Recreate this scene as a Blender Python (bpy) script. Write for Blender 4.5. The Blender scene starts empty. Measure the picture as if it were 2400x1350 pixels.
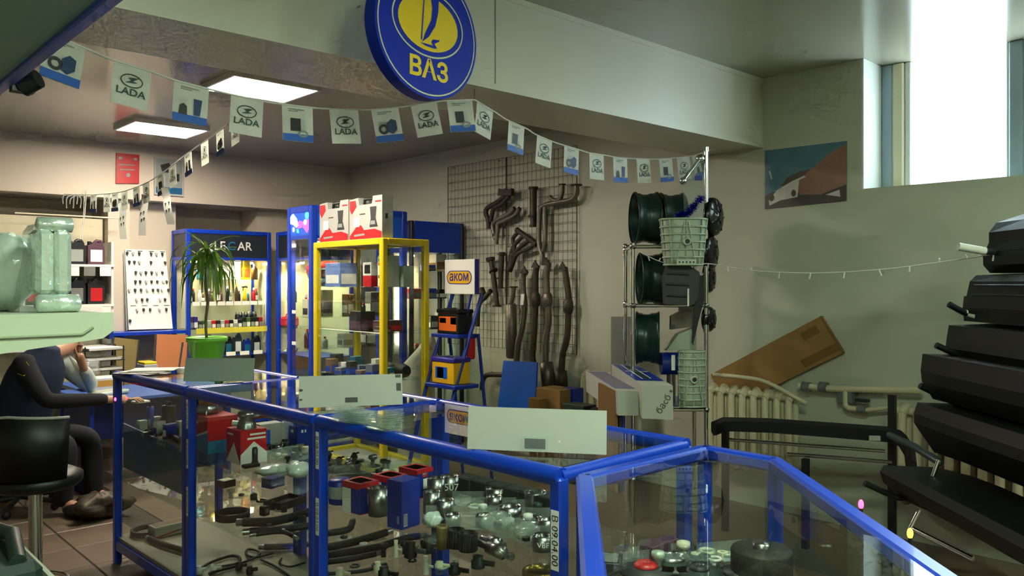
import bpy, math, random
from mathutils import Vector, Matrix
random.seed(7)
SC = bpy.context.scene
COL = SC.collection
# ------------------------------------------------------------------ camera, sky, exposure
FPX = 1903.0; HOR = 664.0; EYE = 1.60
FU, FV = 0.6807, 0.7325                      # camera forward in room axes (x along the beam, y along the right wall)
cam_d = bpy.data.cameras.new('camera'); cam = bpy.data.objects.new('camera', cam_d); COL.objects.link(cam)
cam_d.sensor_width = 36.0; cam_d.lens = 36.0 * FPX / 2400.0
cam_d.shift_y = (HOR - 675.0) / 2400.0; cam_d.clip_start = 0.02
cam.location = (0, 0, EYE); cam.rotation_euler = (math.pi / 2, 0, -math.atan2(FU, FV))
SC.camera = cam
SC.view_settings.view_transform = 'Standard'; SC.view_settings.look = 'None'
SC.view_settings.exposure = 2.8; SC.view_settings.gamma = 1.0; SC.view_settings.use_curve_mapping = False
w = bpy.data.worlds.new('overcast_sky'); SC.world = w; w.use_nodes = True
w.node_tree.nodes['Background'].inputs[0].default_value = (0.80, 0.97, 0.98, 1)
w.node_tree.nodes['Background'].inputs[1].default_value = 1.5
cy = SC.cycles
cy.transparent_max_bounces = 48; cy.max_bounces = 6; cy.diffuse_bounces = 3; cy.glossy_bounces = 4; cy.transmission_bounces = 6
cy.caustics_reflective = False; cy.caustics_refractive = False; cy.sample_clamp_indirect = 4.0
cy.use_light_tree = False; cy.use_adaptive_sampling = True; cy.adaptive_threshold = 0.05; cy.adaptive_min_samples = 12
try: cy.use_denoising = True
except Exception: pass
LED_W = 11.5; NEAR_W = 12.0; SPOT_W = 3.6

# ------------------------------------------------------------------ pixel helpers (2400x1350 frame -> places in the room)
def CAMP(r, f, h): return Vector((FV * r + FU * f, -FU * r + FV * f, h))
def PZ(x, y, Z): return CAMP((x - 1200) / FPX * Z, Z, EYE - (y - HOR) / FPX * Z)
def PU(x, y, u):
    k = (x - 1200) / FPX; return PZ(x, y, u / (FU + FV * k))
def PV(x, y, v):
    k = (x - 1200) / FPX; return PZ(x, y, v / (FV - FU * k))
def PH(x, y, h): return PZ(x, y, (EYE - h) * FPX / (y - HOR))
UW = 5.26
def W(x, y, off=0.06): return PU(x, y, UW - off)
V = Vector
# ------------------------------------------------------------------ materials
MATS = {}
def lin(c):
    if isinstance(c, str):
        c = c.lstrip('#'); c = [int(c[i:i + 2], 16) / 255 for i in (0, 2, 4)]
        return tuple(x / 12.92 if x <= 0.04045 else ((x + 0.055) / 1.055) ** 2.4 for x in c)
    return tuple(c)
def mat(name, col, rough=0.5, metal=0.0, var=0.12, scale=9.0, bump=0.0, bscale=60.0, emit=0.0, coat=0.0, spec=0.5):
    if name in MATS: return MATS[name]
    m = bpy.data.materials.new(name); m.use_nodes = True; nt = m.node_tree; b = nt.nodes['Principled BSDF']
    c = lin(col)
    b.inputs['Roughness'].default_value = rough; b.inputs['Metallic'].default_value = metal
    b.inputs['Specular IOR Level'].default_value = spec; b.inputs['Coat Weight'].default_value = coat
    tc = nt.nodes.new('ShaderNodeTexCoord')
    if var > 0:
        n = nt.nodes.new('ShaderNodeTexNoise'); n.inputs['Scale'].default_value = scale; n.inputs['Detail'].default_value = 4
        r = nt.nodes.new('ShaderNodeMapRange'); r.inputs[3].default_value = 1 - var; r.inputs[4].default_value = 1 + var
        mx = nt.nodes.new('ShaderNodeVectorMath'); mx.operation = 'SCALE'; mx.inputs[0].default_value = c
        nt.links.new(tc.outputs['Object'], n.inputs['Vector']); nt.links.new(n.outputs['Fac'], r.inputs[0])
        nt.links.new(r.outputs[0], mx.inputs['Scale']); nt.links.new(mx.outputs[0], b.inputs['Base Color'])
    else: b.inputs['Base Color'].default_value = (*c, 1)
    if bump > 0:
        n2 = nt.nodes.new('ShaderNodeTexNoise'); n2.inputs['Scale'].default_value = bscale; n2.inputs['Detail'].default_value = 3
        bp = nt.nodes.new('ShaderNodeBump'); bp.inputs['Strength'].default_value = bump; bp.inputs['Distance'].default_value = 0.01
        nt.links.new(tc.outputs['Object'], n2.inputs['Vector']); nt.links.new(n2.outputs['Fac'], bp.inputs['Height'])
        nt.links.new(bp.outputs[0], b.inputs['Normal'])
    if emit > 0:
        b.inputs['Emission Color'].default_value = (*c, 1); b.inputs['Emission Strength'].default_value = emit
    MATS[name] = m; return m
def glass(name, tint=(0.965, 0.985, 0.975), ior=1.55, rough=0.0, haze=0.0):
    if name in MATS: return MATS[name]
    m = bpy.data.materials.new(name); m.use_nodes = True; nt = m.node_tree; nt.nodes.clear()
    o = nt.nodes.new('ShaderNodeOutputMaterial'); mx = nt.nodes.new('ShaderNodeMixShader')
    t = nt.nodes.new('ShaderNodeBsdfTransparent'); t.inputs[0].default_value = (*tint, 1)
    g = nt.nodes.new('ShaderNodeBsdfGlossy'); g.inputs['Roughness'].default_value = rough
    fr = nt.nodes.new('ShaderNodeFresnel'); fr.inputs['IOR'].default_value = ior
    ge = nt.nodes.new('ShaderNodeNewGeometry'); s = nt.nodes.new('ShaderNodeMath'); s.operation = 'SUBTRACT'; s.inputs[0].default_value = 1
    mu = nt.nodes.new('ShaderNodeMath'); mu.operation = 'MULTIPLY'
    nt.links.new(ge.outputs['Backfacing'], s.inputs[1]); nt.links.new(s.outputs[0], mu.inputs[0]); nt.links.new(fr.outputs[0], mu.inputs[1])
    nt.links.new(mu.outputs[0], mx.inputs[0]); nt.links.new(g.outputs[0], mx.inputs[2])
    if haze > 0:
        d = nt.nodes.new('ShaderNodeBsdfDiffuse'); d.inputs[0].default_value = (0.8, 0.86, 0.84, 1)
        m2 = nt.nodes.new('ShaderNodeMixShader'); m2.inputs[0].default_value = haze
        nt.links.new(t.outputs[0], m2.inputs[1]); nt.links.new(d.outputs[0], m2.inputs[2]); nt.links.new(m2.outputs[0], mx.inputs[1])
    else: nt.links.new(t.outputs[0], mx.inputs[1])
    nt.links.new(mx.outputs[0], o.inputs[0]); MATS[name] = m; return m
M = {}
def dm(k, *a, **kw): M[k] = mat(k, *a, **kw)
dm('wall_paint', '#c9bfae', 0.55, var=0.05, scale=1.5, bump=0.03, bscale=25)
dm('wall_right_lit', '#b9bcab', 0.5, var=0.05, scale=1.2, bump=0.04, bscale=20)  # same off-white wall paint, with the cool greenish light tinted into its colour
dm('ceiling_panel', '#a19d8c', 0.16, var=0.04, scale=1.5, bump=0.02, bscale=6, spec=0.6)
dm('beam_panel', '#cfcdbd', 0.35, var=0.04, scale=1.2, bump=0.015, bscale=5)
dm('floor_tile', '#6f6152', 0.35, var=0.2, scale=3)
dm('grout', '#3d362f', 0.8)
dm('blue', '#0a37ac', 0.3, var=0.1, scale=5, coat=0.15)
dm('blue_dark', '#0a2a90', 0.35, var=0.1)
dm('blue_bright', '#1457c8', 0.3, var=0.1)
dm('yellow', '#d9c010', 0.32, var=0.08, scale=6, coat=0.3)
dm('white', '#dcdcd4', 0.45, var=0.05)
dm('paper', '#e4e4dc', 0.7, var=0.04)
dm('card_white', '#a9aca2', 0.5, var=0.05)
dm('card_green', '#9aa89c', 0.5, var=0.05)
dm('black', '#0c0d0e', 0.45, var=0.2)
dm('black_gloss', '#090b0c', 0.2, var=0.2)
dm('rubber', '#0b0c0c', 0.6, var=0.2)
dm('dark_grey', '#26292a', 0.5, var=0.2)
dm('grey', '#6d706c', 0.5, var=0.12)
dm('light_grey', '#a8aaa4', 0.45, var=0.08)
dm('header_dark', '#23282e', 0.35, var=0.05)
dm('rim_steel', '#1a3531', 0.3, metal=0.3, var=0.15)
dm('chrome', '#d4d6d4', 0.12, metal=1.0, var=0.05)
dm('steel', '#9a9c99', 0.3, metal=1.0, var=0.15, scale=30)
dm('cast_iron', '#3a3530', 0.6, metal=0.5, var=0.35, scale=22, bump=0.3)
dm('exhaust_steel', '#6f6a60', 0.42, metal=0.75, var=0.3, scale=16, bump=0.08)
dm('exhaust_dark', '#453e34', 0.5, metal=0.6, var=0.35, scale=18, bump=0.12)
dm('alu', '#a9b6a3', 0.45, metal=0.35, var=0.1, scale=18, bump=0.05)
dm('brass', '#b08c3c', 0.3, metal=0.9, var=0.15)
dm('wire', '#6b6152', 0.5, metal=0.5, var=0.1)
dm('cardboard', '#8a6a38', 0.8, var=0.12, scale=12)
dm('cardboard_dark', '#6f5226', 0.6, var=0.12)
dm('red', '#b5121b', 0.4, var=0.08)
dm('red_gloss', '#b02a20', 0.15, var=0.1, coat=0.5)
dm('orange', '#d8641c', 0.45, var=0.08)
dm('battery_yellow', '#d6a516', 0.35, var=0.06)
dm('purple_blue', '#2a1f86', 0.4, var=0.08)
dm('green_pot', '#7fd43c', 0.35, var=0.06)
dm('soil', '#2a1c12', 0.9, var=0.3, scale=40)

dm('stem', '#6f6a3c', 0.7, var=0.3, scale=20)
dm('cream', '#cfc9ac', 0.6, var=0.05)
dm('radiator_paint', '#c9c3a4', 0.45, var=0.08, scale=14)
dm('shelf_metal', '#b4bfa9', 0.4, var=0.03)
dm('foil_wrap', '#cfded6', 0.2, metal=0.55, var=0.1, scale=14, bump=0.5, bscale=35, coat=0.6)
dm('poly_bag', '#c3cfc6', 0.25, var=0.1, scale=8, bump=0.6, bscale=18, coat=0.5)

dm('flag_print', '#2c4640', 0.6, var=0.05)
dm('flag_blue', '#1458b8', 0.5, var=0.05)
dm('flag_navy', '#1c3566', 0.5, var=0.1)
dm('print_grey', '#8b938e', 0.6, var=0.1)
dm('sign_blue', '#0826a4', 0.45, var=0.03, spec=0.25)
dm('sign_yellow', '#e2c21c', 0.35, var=0.04)
dm('sign_line', '#c9c99a', 0.4, var=0.02)
dm('navy_cloth', '#10213c', 0.85, var=0.2, scale=30, bump=0.2)
dm('shirt_cloth', '#b9c4bb', 0.85, var=0.08, scale=20, bump=0.25, bscale=30)
dm('dark_cloth', '#0d1118', 0.9, var=0.2)
dm('skin', '#b98a6c', 0.5, var=0.08, scale=12)
dm('hair', '#2a211a', 0.7, var=0.3, scale=50)
dm('tinsel', '#1226c8', 0.15, metal=0.85, var=0.3, scale=60)
dm('desk_blue', '#3a5fae', 0.4, var=0.06)
dm('brown_board', '#6e5f2c', 0.5, var=0.1)
dm('orange_board', '#a8673c', 0.4, var=0.1)
dm('plum', '#4a2c3e', 0.5, var=0.2)
dm('teal', '#1c6a86', 0.4, var=0.15)
dm('bottle_brown', '#4a3220', 0.3, var=0.15)
dm('bottle_dark', '#141a22', 0.3, var=0.15)
dm('window_frame_paint', '#8ea3ad', 0.4, var=0.05)
dm('window_reveal', '#d6dad6', 0.5, var=0.03)
dm('rubber_green', '#1d2f2a', 0.5, var=0.2)
dm('photo_sky', '#4e7688', 0.35, var=0.06)
dm('photo_dust', '#8d6a58', 0.4, var=0.25, scale=14)
dm('photo_dark', '#4c4642', 0.4, var=0.3, scale=20)
dm('photo_white', '#c9c6c0', 0.4, var=0.15, scale=30)
dm('picture_blue', '#1f5b86', 0.3, var=0.1)
dm('tile_blue', '#6a86c4', 0.4, var=0.1)
dm('navy_box', '#0b2a8c', 0.35, var=0.06)
dm('pink', '#d23b9a', 0.4, var=0.1)
dm('lamp_white', (1.0, 0.88, 0.72), 0.4, var=0, emit=LED_W)
dm('lamp_near', (0.80, 1.0, 0.74), 0.4, var=0, emit=NEAR_W)
dm('bulb_warm', (1.0, 0.80, 0.50), 0.4, var=0, emit=9.0)
dm('tube_white', (1.0, 0.95, 0.95), 0.4, var=0, emit=3.5)
dm('led_red', (1.0, 0.02, 0.06), 0.4, var=0, emit=2.6)
dm('led_yellow', (1.0, 0.55, 0.02), 0.4, var=0, emit=1.6)
dm('lit_blue', (0.01, 0.06, 0.9), 0.3, var=0, emit=0.22)
dm('lit_pink', (1.0, 0.06, 0.55), 0.3, var=0, emit=0.35)
dm('lit_white', (0.75, 0.85, 1.0), 0.3, var=0, emit=0.5)
dm('lit_cyan', (0.05, 0.6, 0.9), 0.3, var=0, emit=0.25)
def thinleaf(name, col, tr, rough=0.5, gl=0.04):
    m = bpy.data.materials.new(name); m.use_nodes = True; nt = m.node_tree; nt.nodes.clear(); c = lin(col)
    o = nt.nodes.new('ShaderNodeOutputMaterial'); d = nt.nodes.new('ShaderNodeBsdfDiffuse'); t_ = nt.nodes.new('ShaderNodeBsdfTranslucent'); g = nt.nodes.new('ShaderNodeBsdfGlossy'); g.inputs['Roughness'].default_value = rough
    n = nt.nodes.new('ShaderNodeTexNoise'); n.inputs['Scale'].default_value = 9; tc = nt.nodes.new('ShaderNodeTexCoord'); r = nt.nodes.new('ShaderNodeMapRange'); r.inputs[3].default_value = .85; r.inputs[4].default_value = 1.15
    v_ = nt.nodes.new('ShaderNodeVectorMath'); v_.operation = 'SCALE'; v_.inputs[0].default_value = c
    nt.links.new(tc.outputs['Object'], n.inputs['Vector']); nt.links.new(n.outputs['Fac'], r.inputs[0]); nt.links.new(r.outputs[0], v_.inputs['Scale'])
    nt.links.new(v_.outputs[0], d.inputs[0]); nt.links.new(v_.outputs[0], t_.inputs[0])
    m1 = nt.nodes.new('ShaderNodeMixShader'); m1.inputs[0].default_value = tr; m2 = nt.nodes.new('ShaderNodeMixShader'); m2.inputs[0].default_value = gl
    nt.links.new(d.outputs[0], m1.inputs[1]); nt.links.new(t_.outputs[0], m1.inputs[2]); nt.links.new(m1.outputs[0], m2.inputs[1]); nt.links.new(g.outputs[0], m2.inputs[2]); nt.links.new(m2.outputs[0], o.inputs[0]); M[name] = m
thinleaf('flag_white', '#e4e8e0', .45); thinleaf('leaf', '#557a2a', .35, .35, .06)
M['glass'] = glass('glass'); M['glass_shelf'] = glass('glass_shelf', (0.93, 0.975, 0.955))
M['pane'] = glass('pane', (0.95, 0.98, 1.0), 1.4)
M['acrylic'] = glass('acrylic', (0.90, 0.95, 0.92), 1.6, 0.02, haze=0.10)
M['film'] = glass('film', (0.85, 0.9, 0.88), 1.5, 0.12, haze=0.22)
M['film_thin'] = glass('film_thin', (0.9, 0.94, 0.95), 1.4, 0.1, haze=0.10)

# ------------------------------------------------------------------ mesh builder
ROOT = {}; LOCAL = set(); THINGS = []
def frame(o, x, y, z=None):
    x = V(x).normalized(); y = V(y); y = (y - x * y.dot(x)).normalized(); z = x.cross(y) if z is None else V(z).normalized()
    m = Matrix.Identity(4)
    for i in range(3): m[i][0], m[i][1], m[i][2], m[i][3] = x[i], y[i], z[i], o[i]
    return m
def T(p, rz=0): return Matrix.Translation(V(p)) @ Matrix.Rotation(rz, 4, 'Z')
class MB:
    def __init__(s, mt=None): s.v = []; s.f = []; s.s = []; s.m = mt
    def add(s, vs, fs, sm=False, m=None):
        m = m if m is not None else s.m; b = len(s.v)
        s.v += [(m @ V(p)) if m is not None else V(p) for p in vs]
        s.f += [tuple(b + i for i in f) for f in fs]; s.s += [sm] * len(fs); return s
    def box(s, c, d, rz=0.0, m=None, ch=0.0):
        x, y, z = d[0] / 2, d[1] / 2, d[2] / 2
        R = Matrix.Translation(V(c)) @ Matrix.Rotation(rz, 4, 'Z')
        if ch > 0:
            ch = min(ch, x * .9, y * .9, z * .9); vs = []
            for sx in (-1, 1):
                for sy in (-1, 1):
                    for sz in (-1, 1):
                        vs += [(sx * x, sy * (y - ch), sz * (z - ch)), (sx * (x - ch), sy * y, sz * (z - ch)), (sx * (x - ch), sy * (y - ch), sz * z)]
            def i(a, b, c_, k): return ((a * 2 + b) * 2 + c_) * 3 + k
            fs = [(i(0,0,0,0), i(0,0,1,0), i(0,1,1,0), i(0,1,0,0)), (i(1,0,0,0), i(1,1,0,0), i(1,1,1,0), i(1,0,1,0)),
                  (i(0,0,0,1), i(1,0,0,1), i(1,0,1,1), i(0,0,1,1)), (i(0,1,0,1), i(0,1,1,1), i(1,1,1,1), i(1,1,0,1)),
                  (i(0,0,0,2), i(0,1,0,2), i(1,1,0,2), i(1,0,0,2)), (i(0,0,1,2), i(1,0,1,2), i(1,1,1,2), i(0,1,1,2))]
            for a in (0, 1):
                for b in (0, 1):
                    q = [(i(a,b,0,0), i(a,b,0,1), i(a,b,1,1), i(a,b,1,0)), (i(a,0,b,0), i(a,0,b,2), i(a,1,b,2), i(a,1,b,0)), (i(0,a,b,1), i(0,a,b,2), i(1,a,b,2), i(1,a,b,1))]
                    fs += q
            for a in (0, 1):
                for b in (0, 1):
                    for c_ in (0, 1):
                        t = (i(a,b,c_,0), i(a,b,c_,1), i(a,b,c_,2)); fs.append(t if (a + b + c_) % 2 else t[::-1])
        else:
            vs = [(sx * x, sy * y, sz * z) for sx in (-1, 1) for sy in (-1, 1) for sz in (-1, 1)]
            fs = [(0, 1, 3, 2), (4, 6, 7, 5), (0, 4, 5, 1), (2, 3, 7, 6), (0, 2, 6, 4), (1, 5, 7, 3)]
        return s.add([R @ V(p) for p in vs], fs, False, m)
    def bx(s, x0, x1, y0, y1, z0, z1, ch=0.0, m=None):
        return s.box(((x0 + x1) / 2, (y0 + y1) / 2, (z0 + z1) / 2), (abs(x1 - x0), abs(y1 - y0), abs(z1 - z0)), 0, m, ch)
    def tube(s, pts, r, n=10, cap=True, closed=False, m=None):
        pts = [V(p) for p in pts]; k = len(pts); rs = r if isinstance(r, (list, tuple)) else [r] * k
        vs = []; fs = []; up = None
        for i in range(k):
            if closed: t = pts[(i + 1) % k] - pts[i - 1]
            else: t = pts[min(i + 1, k - 1)] - pts[max(i - 1, 0)]
            t = t.normalized() if t.length > 1e-9 else V((0, 0, 1))
            if up is None: up = V((0, 0, 1)) if abs(t.z) < 0.9 else V((1, 0, 0))
            a = t.cross(up); a = a.normalized() if a.length > 1e-6 else t.orthogonal().normalized()
            b = a.cross(t).normalized(); up = b
            for j in range(n):
                q = 2 * math.pi * j / n; vs.append(pts[i] + (a * math.cos(q) + b * math.sin(q)) * rs[i])
        for i in range(k if closed else k - 1):
            for j in range(n):
                i2 = (i + 1) % k; fs.append((i * n + j, i * n + (j + 1) % n, i2 * n + (j + 1) % n, i2 * n + j))
        s.add(vs, fs, True, m)
        if cap and not closed:
            s.add(vs[:n], [tuple(range(n))[::-1]], False, m); s.add(vs[-n:], [tuple(range(n))], False, m)
        return s
    def cyl(s, p0, p1, r0, r1=None, n=14, m=None): return s.tube([p0, p1], [r0, r0 if r1 is None else r1], n, True, False, m)
    def lathe(s, prof, m=None, n=20, sm=True, closed=False, sx=1.0, sy=1.0):
        vs = []; fs = []; k = len(prof)
        for r, z in prof:
            for j in range(n):
                q = 2 * math.pi * j / n; vs.append((max(r, 1e-4) * math.cos(q) * sx, max(r, 1e-4) * math.sin(q) * sy, z))
        for i in range(k if closed else k - 1):
            i2 = (i + 1) % k
            for j in range(n): fs.append((i * n + j, i * n + (j + 1) % n, i2 * n + (j + 1) % n, i2 * n + j))
        return s.add(vs, fs, sm, m)
    def prism(s, poly, t, m=None):
        n = len(poly); a = sum(poly[i][0] * poly[(i + 1) % n][1] - poly[(i + 1) % n][0] * poly[i][1] for i in range(n))
        if a < 0: poly = poly[::-1]
        vs = [(p[0], p[1], 0) for p in poly] + [(p[0], p[1], t) for p in poly]
        fs = [tuple(range(n))[::-1], tuple(range(n, 2 * n))] + [(i, (i + 1) % n, n + (i + 1) % n, n + i) for i in range(n)]
        return s.add(vs, fs, False, m)
    def ball(s, c, r, n=12, k=8, m=None):
        r = (r, r, r) if not isinstance(r, (list, tuple)) else r
        mm = (m if m is not None else (s.m if s.m is not None else Matrix.Identity(4))) @ Matrix.Translation(V(c)) @ Matrix.Diagonal((*r, 1))
        return s.lathe([(math.sin(math.pi * i / k), -math.cos(math.pi * i / k)) for i in range(k + 1)], mm, n)
    def blob(s, c, r, seed=1, n=14, k=10, amp=0.18, m=None):
        rd = random.Random(seed); ph = [rd.uniform(0, 6.28) for _ in range(8)]; vs = []; fs = []
        for i in range(k + 1):
            th = math.pi * i / k
            for j in range(n):
                p = 2 * math.pi * j / n
                d = 1 + amp * (math.sin(3 * p + ph[0] + 2 * th) * math.sin(2 * th + ph[1]) + .6 * math.sin(5 * p + ph[2]) * math.sin(4 * th + ph[3]) + .4 * math.sin(7 * p - 3 * th + ph[4])) * math.sin(th)
                vs.append((c[0] + r[0] * d * math.sin(th) * math.cos(p), c[1] + r[1] * d * math.sin(th) * math.sin(p), c[2] - r[2] * d * math.cos(th)))
        for i in range(k):
            for j in range(n): fs.append((i * n + j, i * n + (j + 1) % n, (i + 1) * n + (j + 1) % n, (i + 1) * n + j))
        return s.add(vs, fs, True, m)
    def mesh(s, name, inv=None):
        me = bpy.data.meshes.new(name)
        vs = [tuple(inv @ p) if inv is not None else tuple(p) for p in s.v]
        me.from_pydata(vs, [], s.f); me.polygons.foreach_set('use_smooth', s.s); me.update(); return me
    def build(s, name, mt, parent=None, world=True):
        inv = ROOT[parent.name].inverted() if (parent is not None and world) else None
        me = s.mesh(name, inv); o = bpy.data.objects.new(name, me); COL.objects.link(o)
        me.materials.append(M[mt] if isinstance(mt, str) else mt)
        if parent is not None and not world: LOCAL.add(parent.name)
        if parent is not None: o.parent = parent; ROOT[o.name] = ROOT[parent.name]
        else: ROOT[o.name] = Matrix.Identity(4)
        return o
def thing(name, label, cat, loc=(0, 0, 0), rz=0.0, group=None):
    o = bpy.data.objects.new(name, None); COL.objects.link(o); o.empty_display_size = 0.1
    o.location = loc; o.rotation_euler = (0, 0, rz); ROOT[o.name] = T(loc, rz); THINGS.append(o); return tag(o, label, cat, group)
def tag(o, label, cat, group=None):
    o['label'] = label; o['category'] = cat
    if group: o['group'] = group
    return o
def struct(o, label=None):
    o['kind'] = 'structure'
    if label: o['label'] = label
    return o
def copy_tree(o, parent=None):
    c = o.copy(); COL.objects.link(c); c.parent = parent
    ROOT[c.name] = ROOT.get(o.name, Matrix.Identity(4)) if parent is None else ROOT[parent.name]
    for ch in list(o.children): copy_tree(ch, c)
    return c
def place(o, loc, rz=0.0, label=None, group=None):
    o.location = loc; o.rotation_euler = (0, 0, rz); ROOT[o.name] = T(loc, rz)
    if label: o['label'] = label
    if group: o['group'] = group
    return o
TXT = {}
def text_mesh(s, bold=0.0, ext=0.0):
    key = (s, bold, ext)
    if key in TXT: return TXT[key]
    c = bpy.data.curves.new('lettering', 'FONT'); c.body = s; c.size = 1.0; c.align_x = 'CENTER'; c.align_y = 'CENTER'; c.offset = bold; c.extrude = ext; c.resolution_u = 3
    o = bpy.data.objects.new('lettering', c); COL.objects.link(o)
    dg = bpy.context.evaluated_depsgraph_get(); me = bpy.data.meshes.new_from_object(o.evaluated_get(dg))
    vs = [v.co.copy() for v in me.vertices]; fs = [tuple(p.vertices) for p in me.polygons]
    bpy.data.objects.remove(o); bpy.data.curves.remove(c); bpy.data.meshes.remove(me)
    TXT[key] = (vs, fs); return TXT[key]
def add_text(mb, s, size, m, bold=0.0, sx=1.0):
    vs, fs = text_mesh(s, bold); mb.add([(p.x * size * sx, p.y * size, 0) for p in vs], fs, False, m); return mb
def ell(a, b, n=28, cx=0, cy_=0, a0=0, a1=2 * math.pi):
    return [(cx + a * math.cos(a0 + (a1 - a0) * i / n), cy_ + b * math.sin(a0 + (a1 - a0) * i / n)) for i in range(n)]
def add_poly(mb, poly, m): n = len(poly); return mb.add([(p[0], p[1], 0) for p in poly], [tuple(range(n))], False, m)
def add_ring(mb, a, b, wd, m, n=28, cx=0, cy_=0):
    o = ell(a, b, n, cx, cy_); i_ = ell(a - wd, b - wd, n, cx, cy_)
    return mb.add([(*p, 0) for p in o] + [(*p, 0) for p in i_], [(i, (i + 1) % n, n + (i + 1) % n, n + i) for i in range(n)], False, m)
def off(m, d): return m @ Matrix.Translation((0, 0, d))
def smoothpath(pts, k=5):
    pts = [V(p) for p in pts]; out = []
    for i in range(len(pts) - 1):
        p0 = pts[max(i - 1, 0)]; p1 = pts[i]; p2 = pts[i + 1]; p3 = pts[min(i + 2, len(pts) - 1)]
        for j in range(k):
            t = j / k; out.append(0.5 * ((2 * p1) + (p2 - p0) * t + (2 * p0 - 5 * p1 + 4 * p2 - p3) * t * t + (3 * p1 - p0 - 3 * p2 + p3) * t ** 3))
    out.append(pts[-1]); return out
def lamp(name, kind, loc, power, col, parent=None, size=0.03, rot=None, spot=None):
    d = bpy.data.lights.new(name, kind); d.energy = power; d.color = col
    if kind in ('POINT', 'SPOT'): d.shadow_soft_size = size
    if spot: d.spot_size = spot; d.spot_blend = 0.6
    o = bpy.data.objects.new(name, d); COL.objects.link(o)
    if parent is not None: o.parent = parent; o.location = ROOT[parent.name].inverted() @ V(loc)
    else: o.location = loc
    if rot: o.rotation_euler = rot
    return o
ORD = ['first', 'second', 'third', 'fourth', 'fifth', 'sixth', 'seventh', 'eighth', 'ninth', 'tenth', 'eleventh', 'twelfth', 'thirteenth', 'fourteenth', 'fifteenth', 'sixteenth', 'seventeenth', 'eighteenth', 'nineteenth', 'twentieth', 'twenty-first', 'twenty-second', 'twenty-third', 'twenty-fourth']
# ------------------------------------------------------------------ the room
CH, CH2, BB, BV0, BV1 = 3.06, 2.98, 2.57, 3.03, 3.58
U0, V0, VB = -2.6, -2.6, 9.15
def sbox(name, *a, mt='wall_paint', parent=None, ch=0.0):
    o = MB().bx(*a, ch=ch).build(name, mt, parent)
    if parent is None: struct(o)
    return o
fl = sbox('floor', U0 - .2, UW + .4, V0 - .2, VB + .2, -0.12, -0.006, mt='grout')
tp = MB().bx(-.195, .195, -.195, .195, -.008, 0, ch=.003).mesh('tile'); tp.materials.append(M['floor_tile'])
for i in range(int((2.0 - U0) / .4)):              # floor tiles of the stretch left of the counter
    for j in range(12):
        o = bpy.data.objects.new('tile', tp); COL.objects.link(o); o.parent = fl; o.location = (U0 + .2 + i * .4, 2.4 + j * .4, 0)
rest = MB().bx(2.0, UW, V0, VB, -.006, -.001); rest.bx(U0, 2.0, V0, 2.2, -.006, -.001); rest.build('screed', 'floor_tile', fl)
sbox('ceiling', U0 - .2, UW + .4, V0 - .2, BV1, CH, CH + .15, mt='ceiling_panel')
sbox('ceiling', U0 - .2, UW + .4, BV1, VB + .2, CH2, CH + .15, mt='ceiling_panel')
bm = sbox('trim_1', U0 - .2, UW, BV0, BV1, BB, CH + .1, mt='beam_panel'); bm['label'] = 'wide white panelled ceiling beam crossing the shop'
MB().bx(U0, UW, BV0 - .006, BV0 + .02, CH - .03, CH).build('cover_strip', 'beam_panel', bm)
MB().bx(U0, UW, BV0 - .006, BV0 + .02, BB - .004, BB + .025).build('cover_strip', 'beam_panel', bm)
MB().bx(2.7, 2.703, BV0 - .003, BV0, BB, CH).build('joint', 'print_grey', bm)
sbox('trim_2', U0 - .2, UW, 8.53, VB + .1, 2.44, CH2 + .05)
# right wall with the window opening
WV1, WV0, SILL = 2.32, 0.35, 2.21
sbox('wall_right', UW, UW + .36, V0 - .2, VB + .2, 0, SILL, mt='wall_right_lit')
sbox('wall_right', UW, UW + .36, WV1, VB + .2, SILL, CH + .1, mt='wall_right_lit')
sbox('wall_right', UW, UW + .36, V0 - .2, WV0, SILL, CH + .1, mt='wall_right_lit')
sbox('wall_back', U0 - .2, UW, VB, VB + .2, 0, CH2 + .05)
sbox('wall_left', U0 - .2, U0, V0 - .2, VB + .2, 0, CH + .1)
sbox('wall_front', U0 - .2, UW, V0 - .2, V0, 0, CH + .1)
sbox('trim_3', 4.15, UW, 8.72, VB, 0, 2.44)          # pillar behind the corner cabinets
sbox('trim_4', 2.545, 2.75, 8.62, VB, 0, 2.44, mt='wall_paint')
sbox('trim_5', 2.75, 3.25, 8.74, VB, 0, 2.44, mt='wall_paint')
# window
wn = struct(bpy.data.objects.new('window_1', None)); COL.objects.link(wn); wn.location = (UW + .3, 1.3, SILL); ROOT[wn.name] = T(wn.location)
wn['label'] = 'high white window full of daylight in the right wall'
MB().bx(UW + .001, UW + .33, WV1 - .012, WV1, SILL, CH).build('reveal', 'window_reveal', wn)
MB().bx(UW + .001, UW + .33, WV0, WV1 - .012, SILL, SILL + .004).build('sill', 'wall_right_lit', wn)
fx0, fx1 = UW + .27, UW + .33
for a, b, mm_ in ((2.235, 2.308, 'window_frame_paint'), (2.165, 2.235, 'cream'), (1.47, 1.55, 'window_frame_paint'), (1.40, 1.47, 'window_frame_paint'), (.36, .45, 'window_frame_paint')):
    MB().bx(fx0, fx1, a, b, SILL + .004, CH, ch=.008).build('frame', mm_, wn)
for a, b in ((2.165, 1.55), (1.40, .45)):
    f = MB(); f.bx(fx0 + .02, fx1 + .02, a - .04, a, SILL + .004, CH, ch=.006); f.bx(fx0 + .02, fx1 + .02, b, b + .02, SILL + .004, CH, ch=.006)
    f.bx(fx0 + .02, fx1 + .02, b, a, SILL + .004, SILL + .03); sh = f.build('sash', 'window_reveal', wn)
    MB().bx(fx1 - .01, fx1 - .004, b + .02, a - .04, SILL + .03, CH).build('pane', 'pane', sh)
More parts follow.
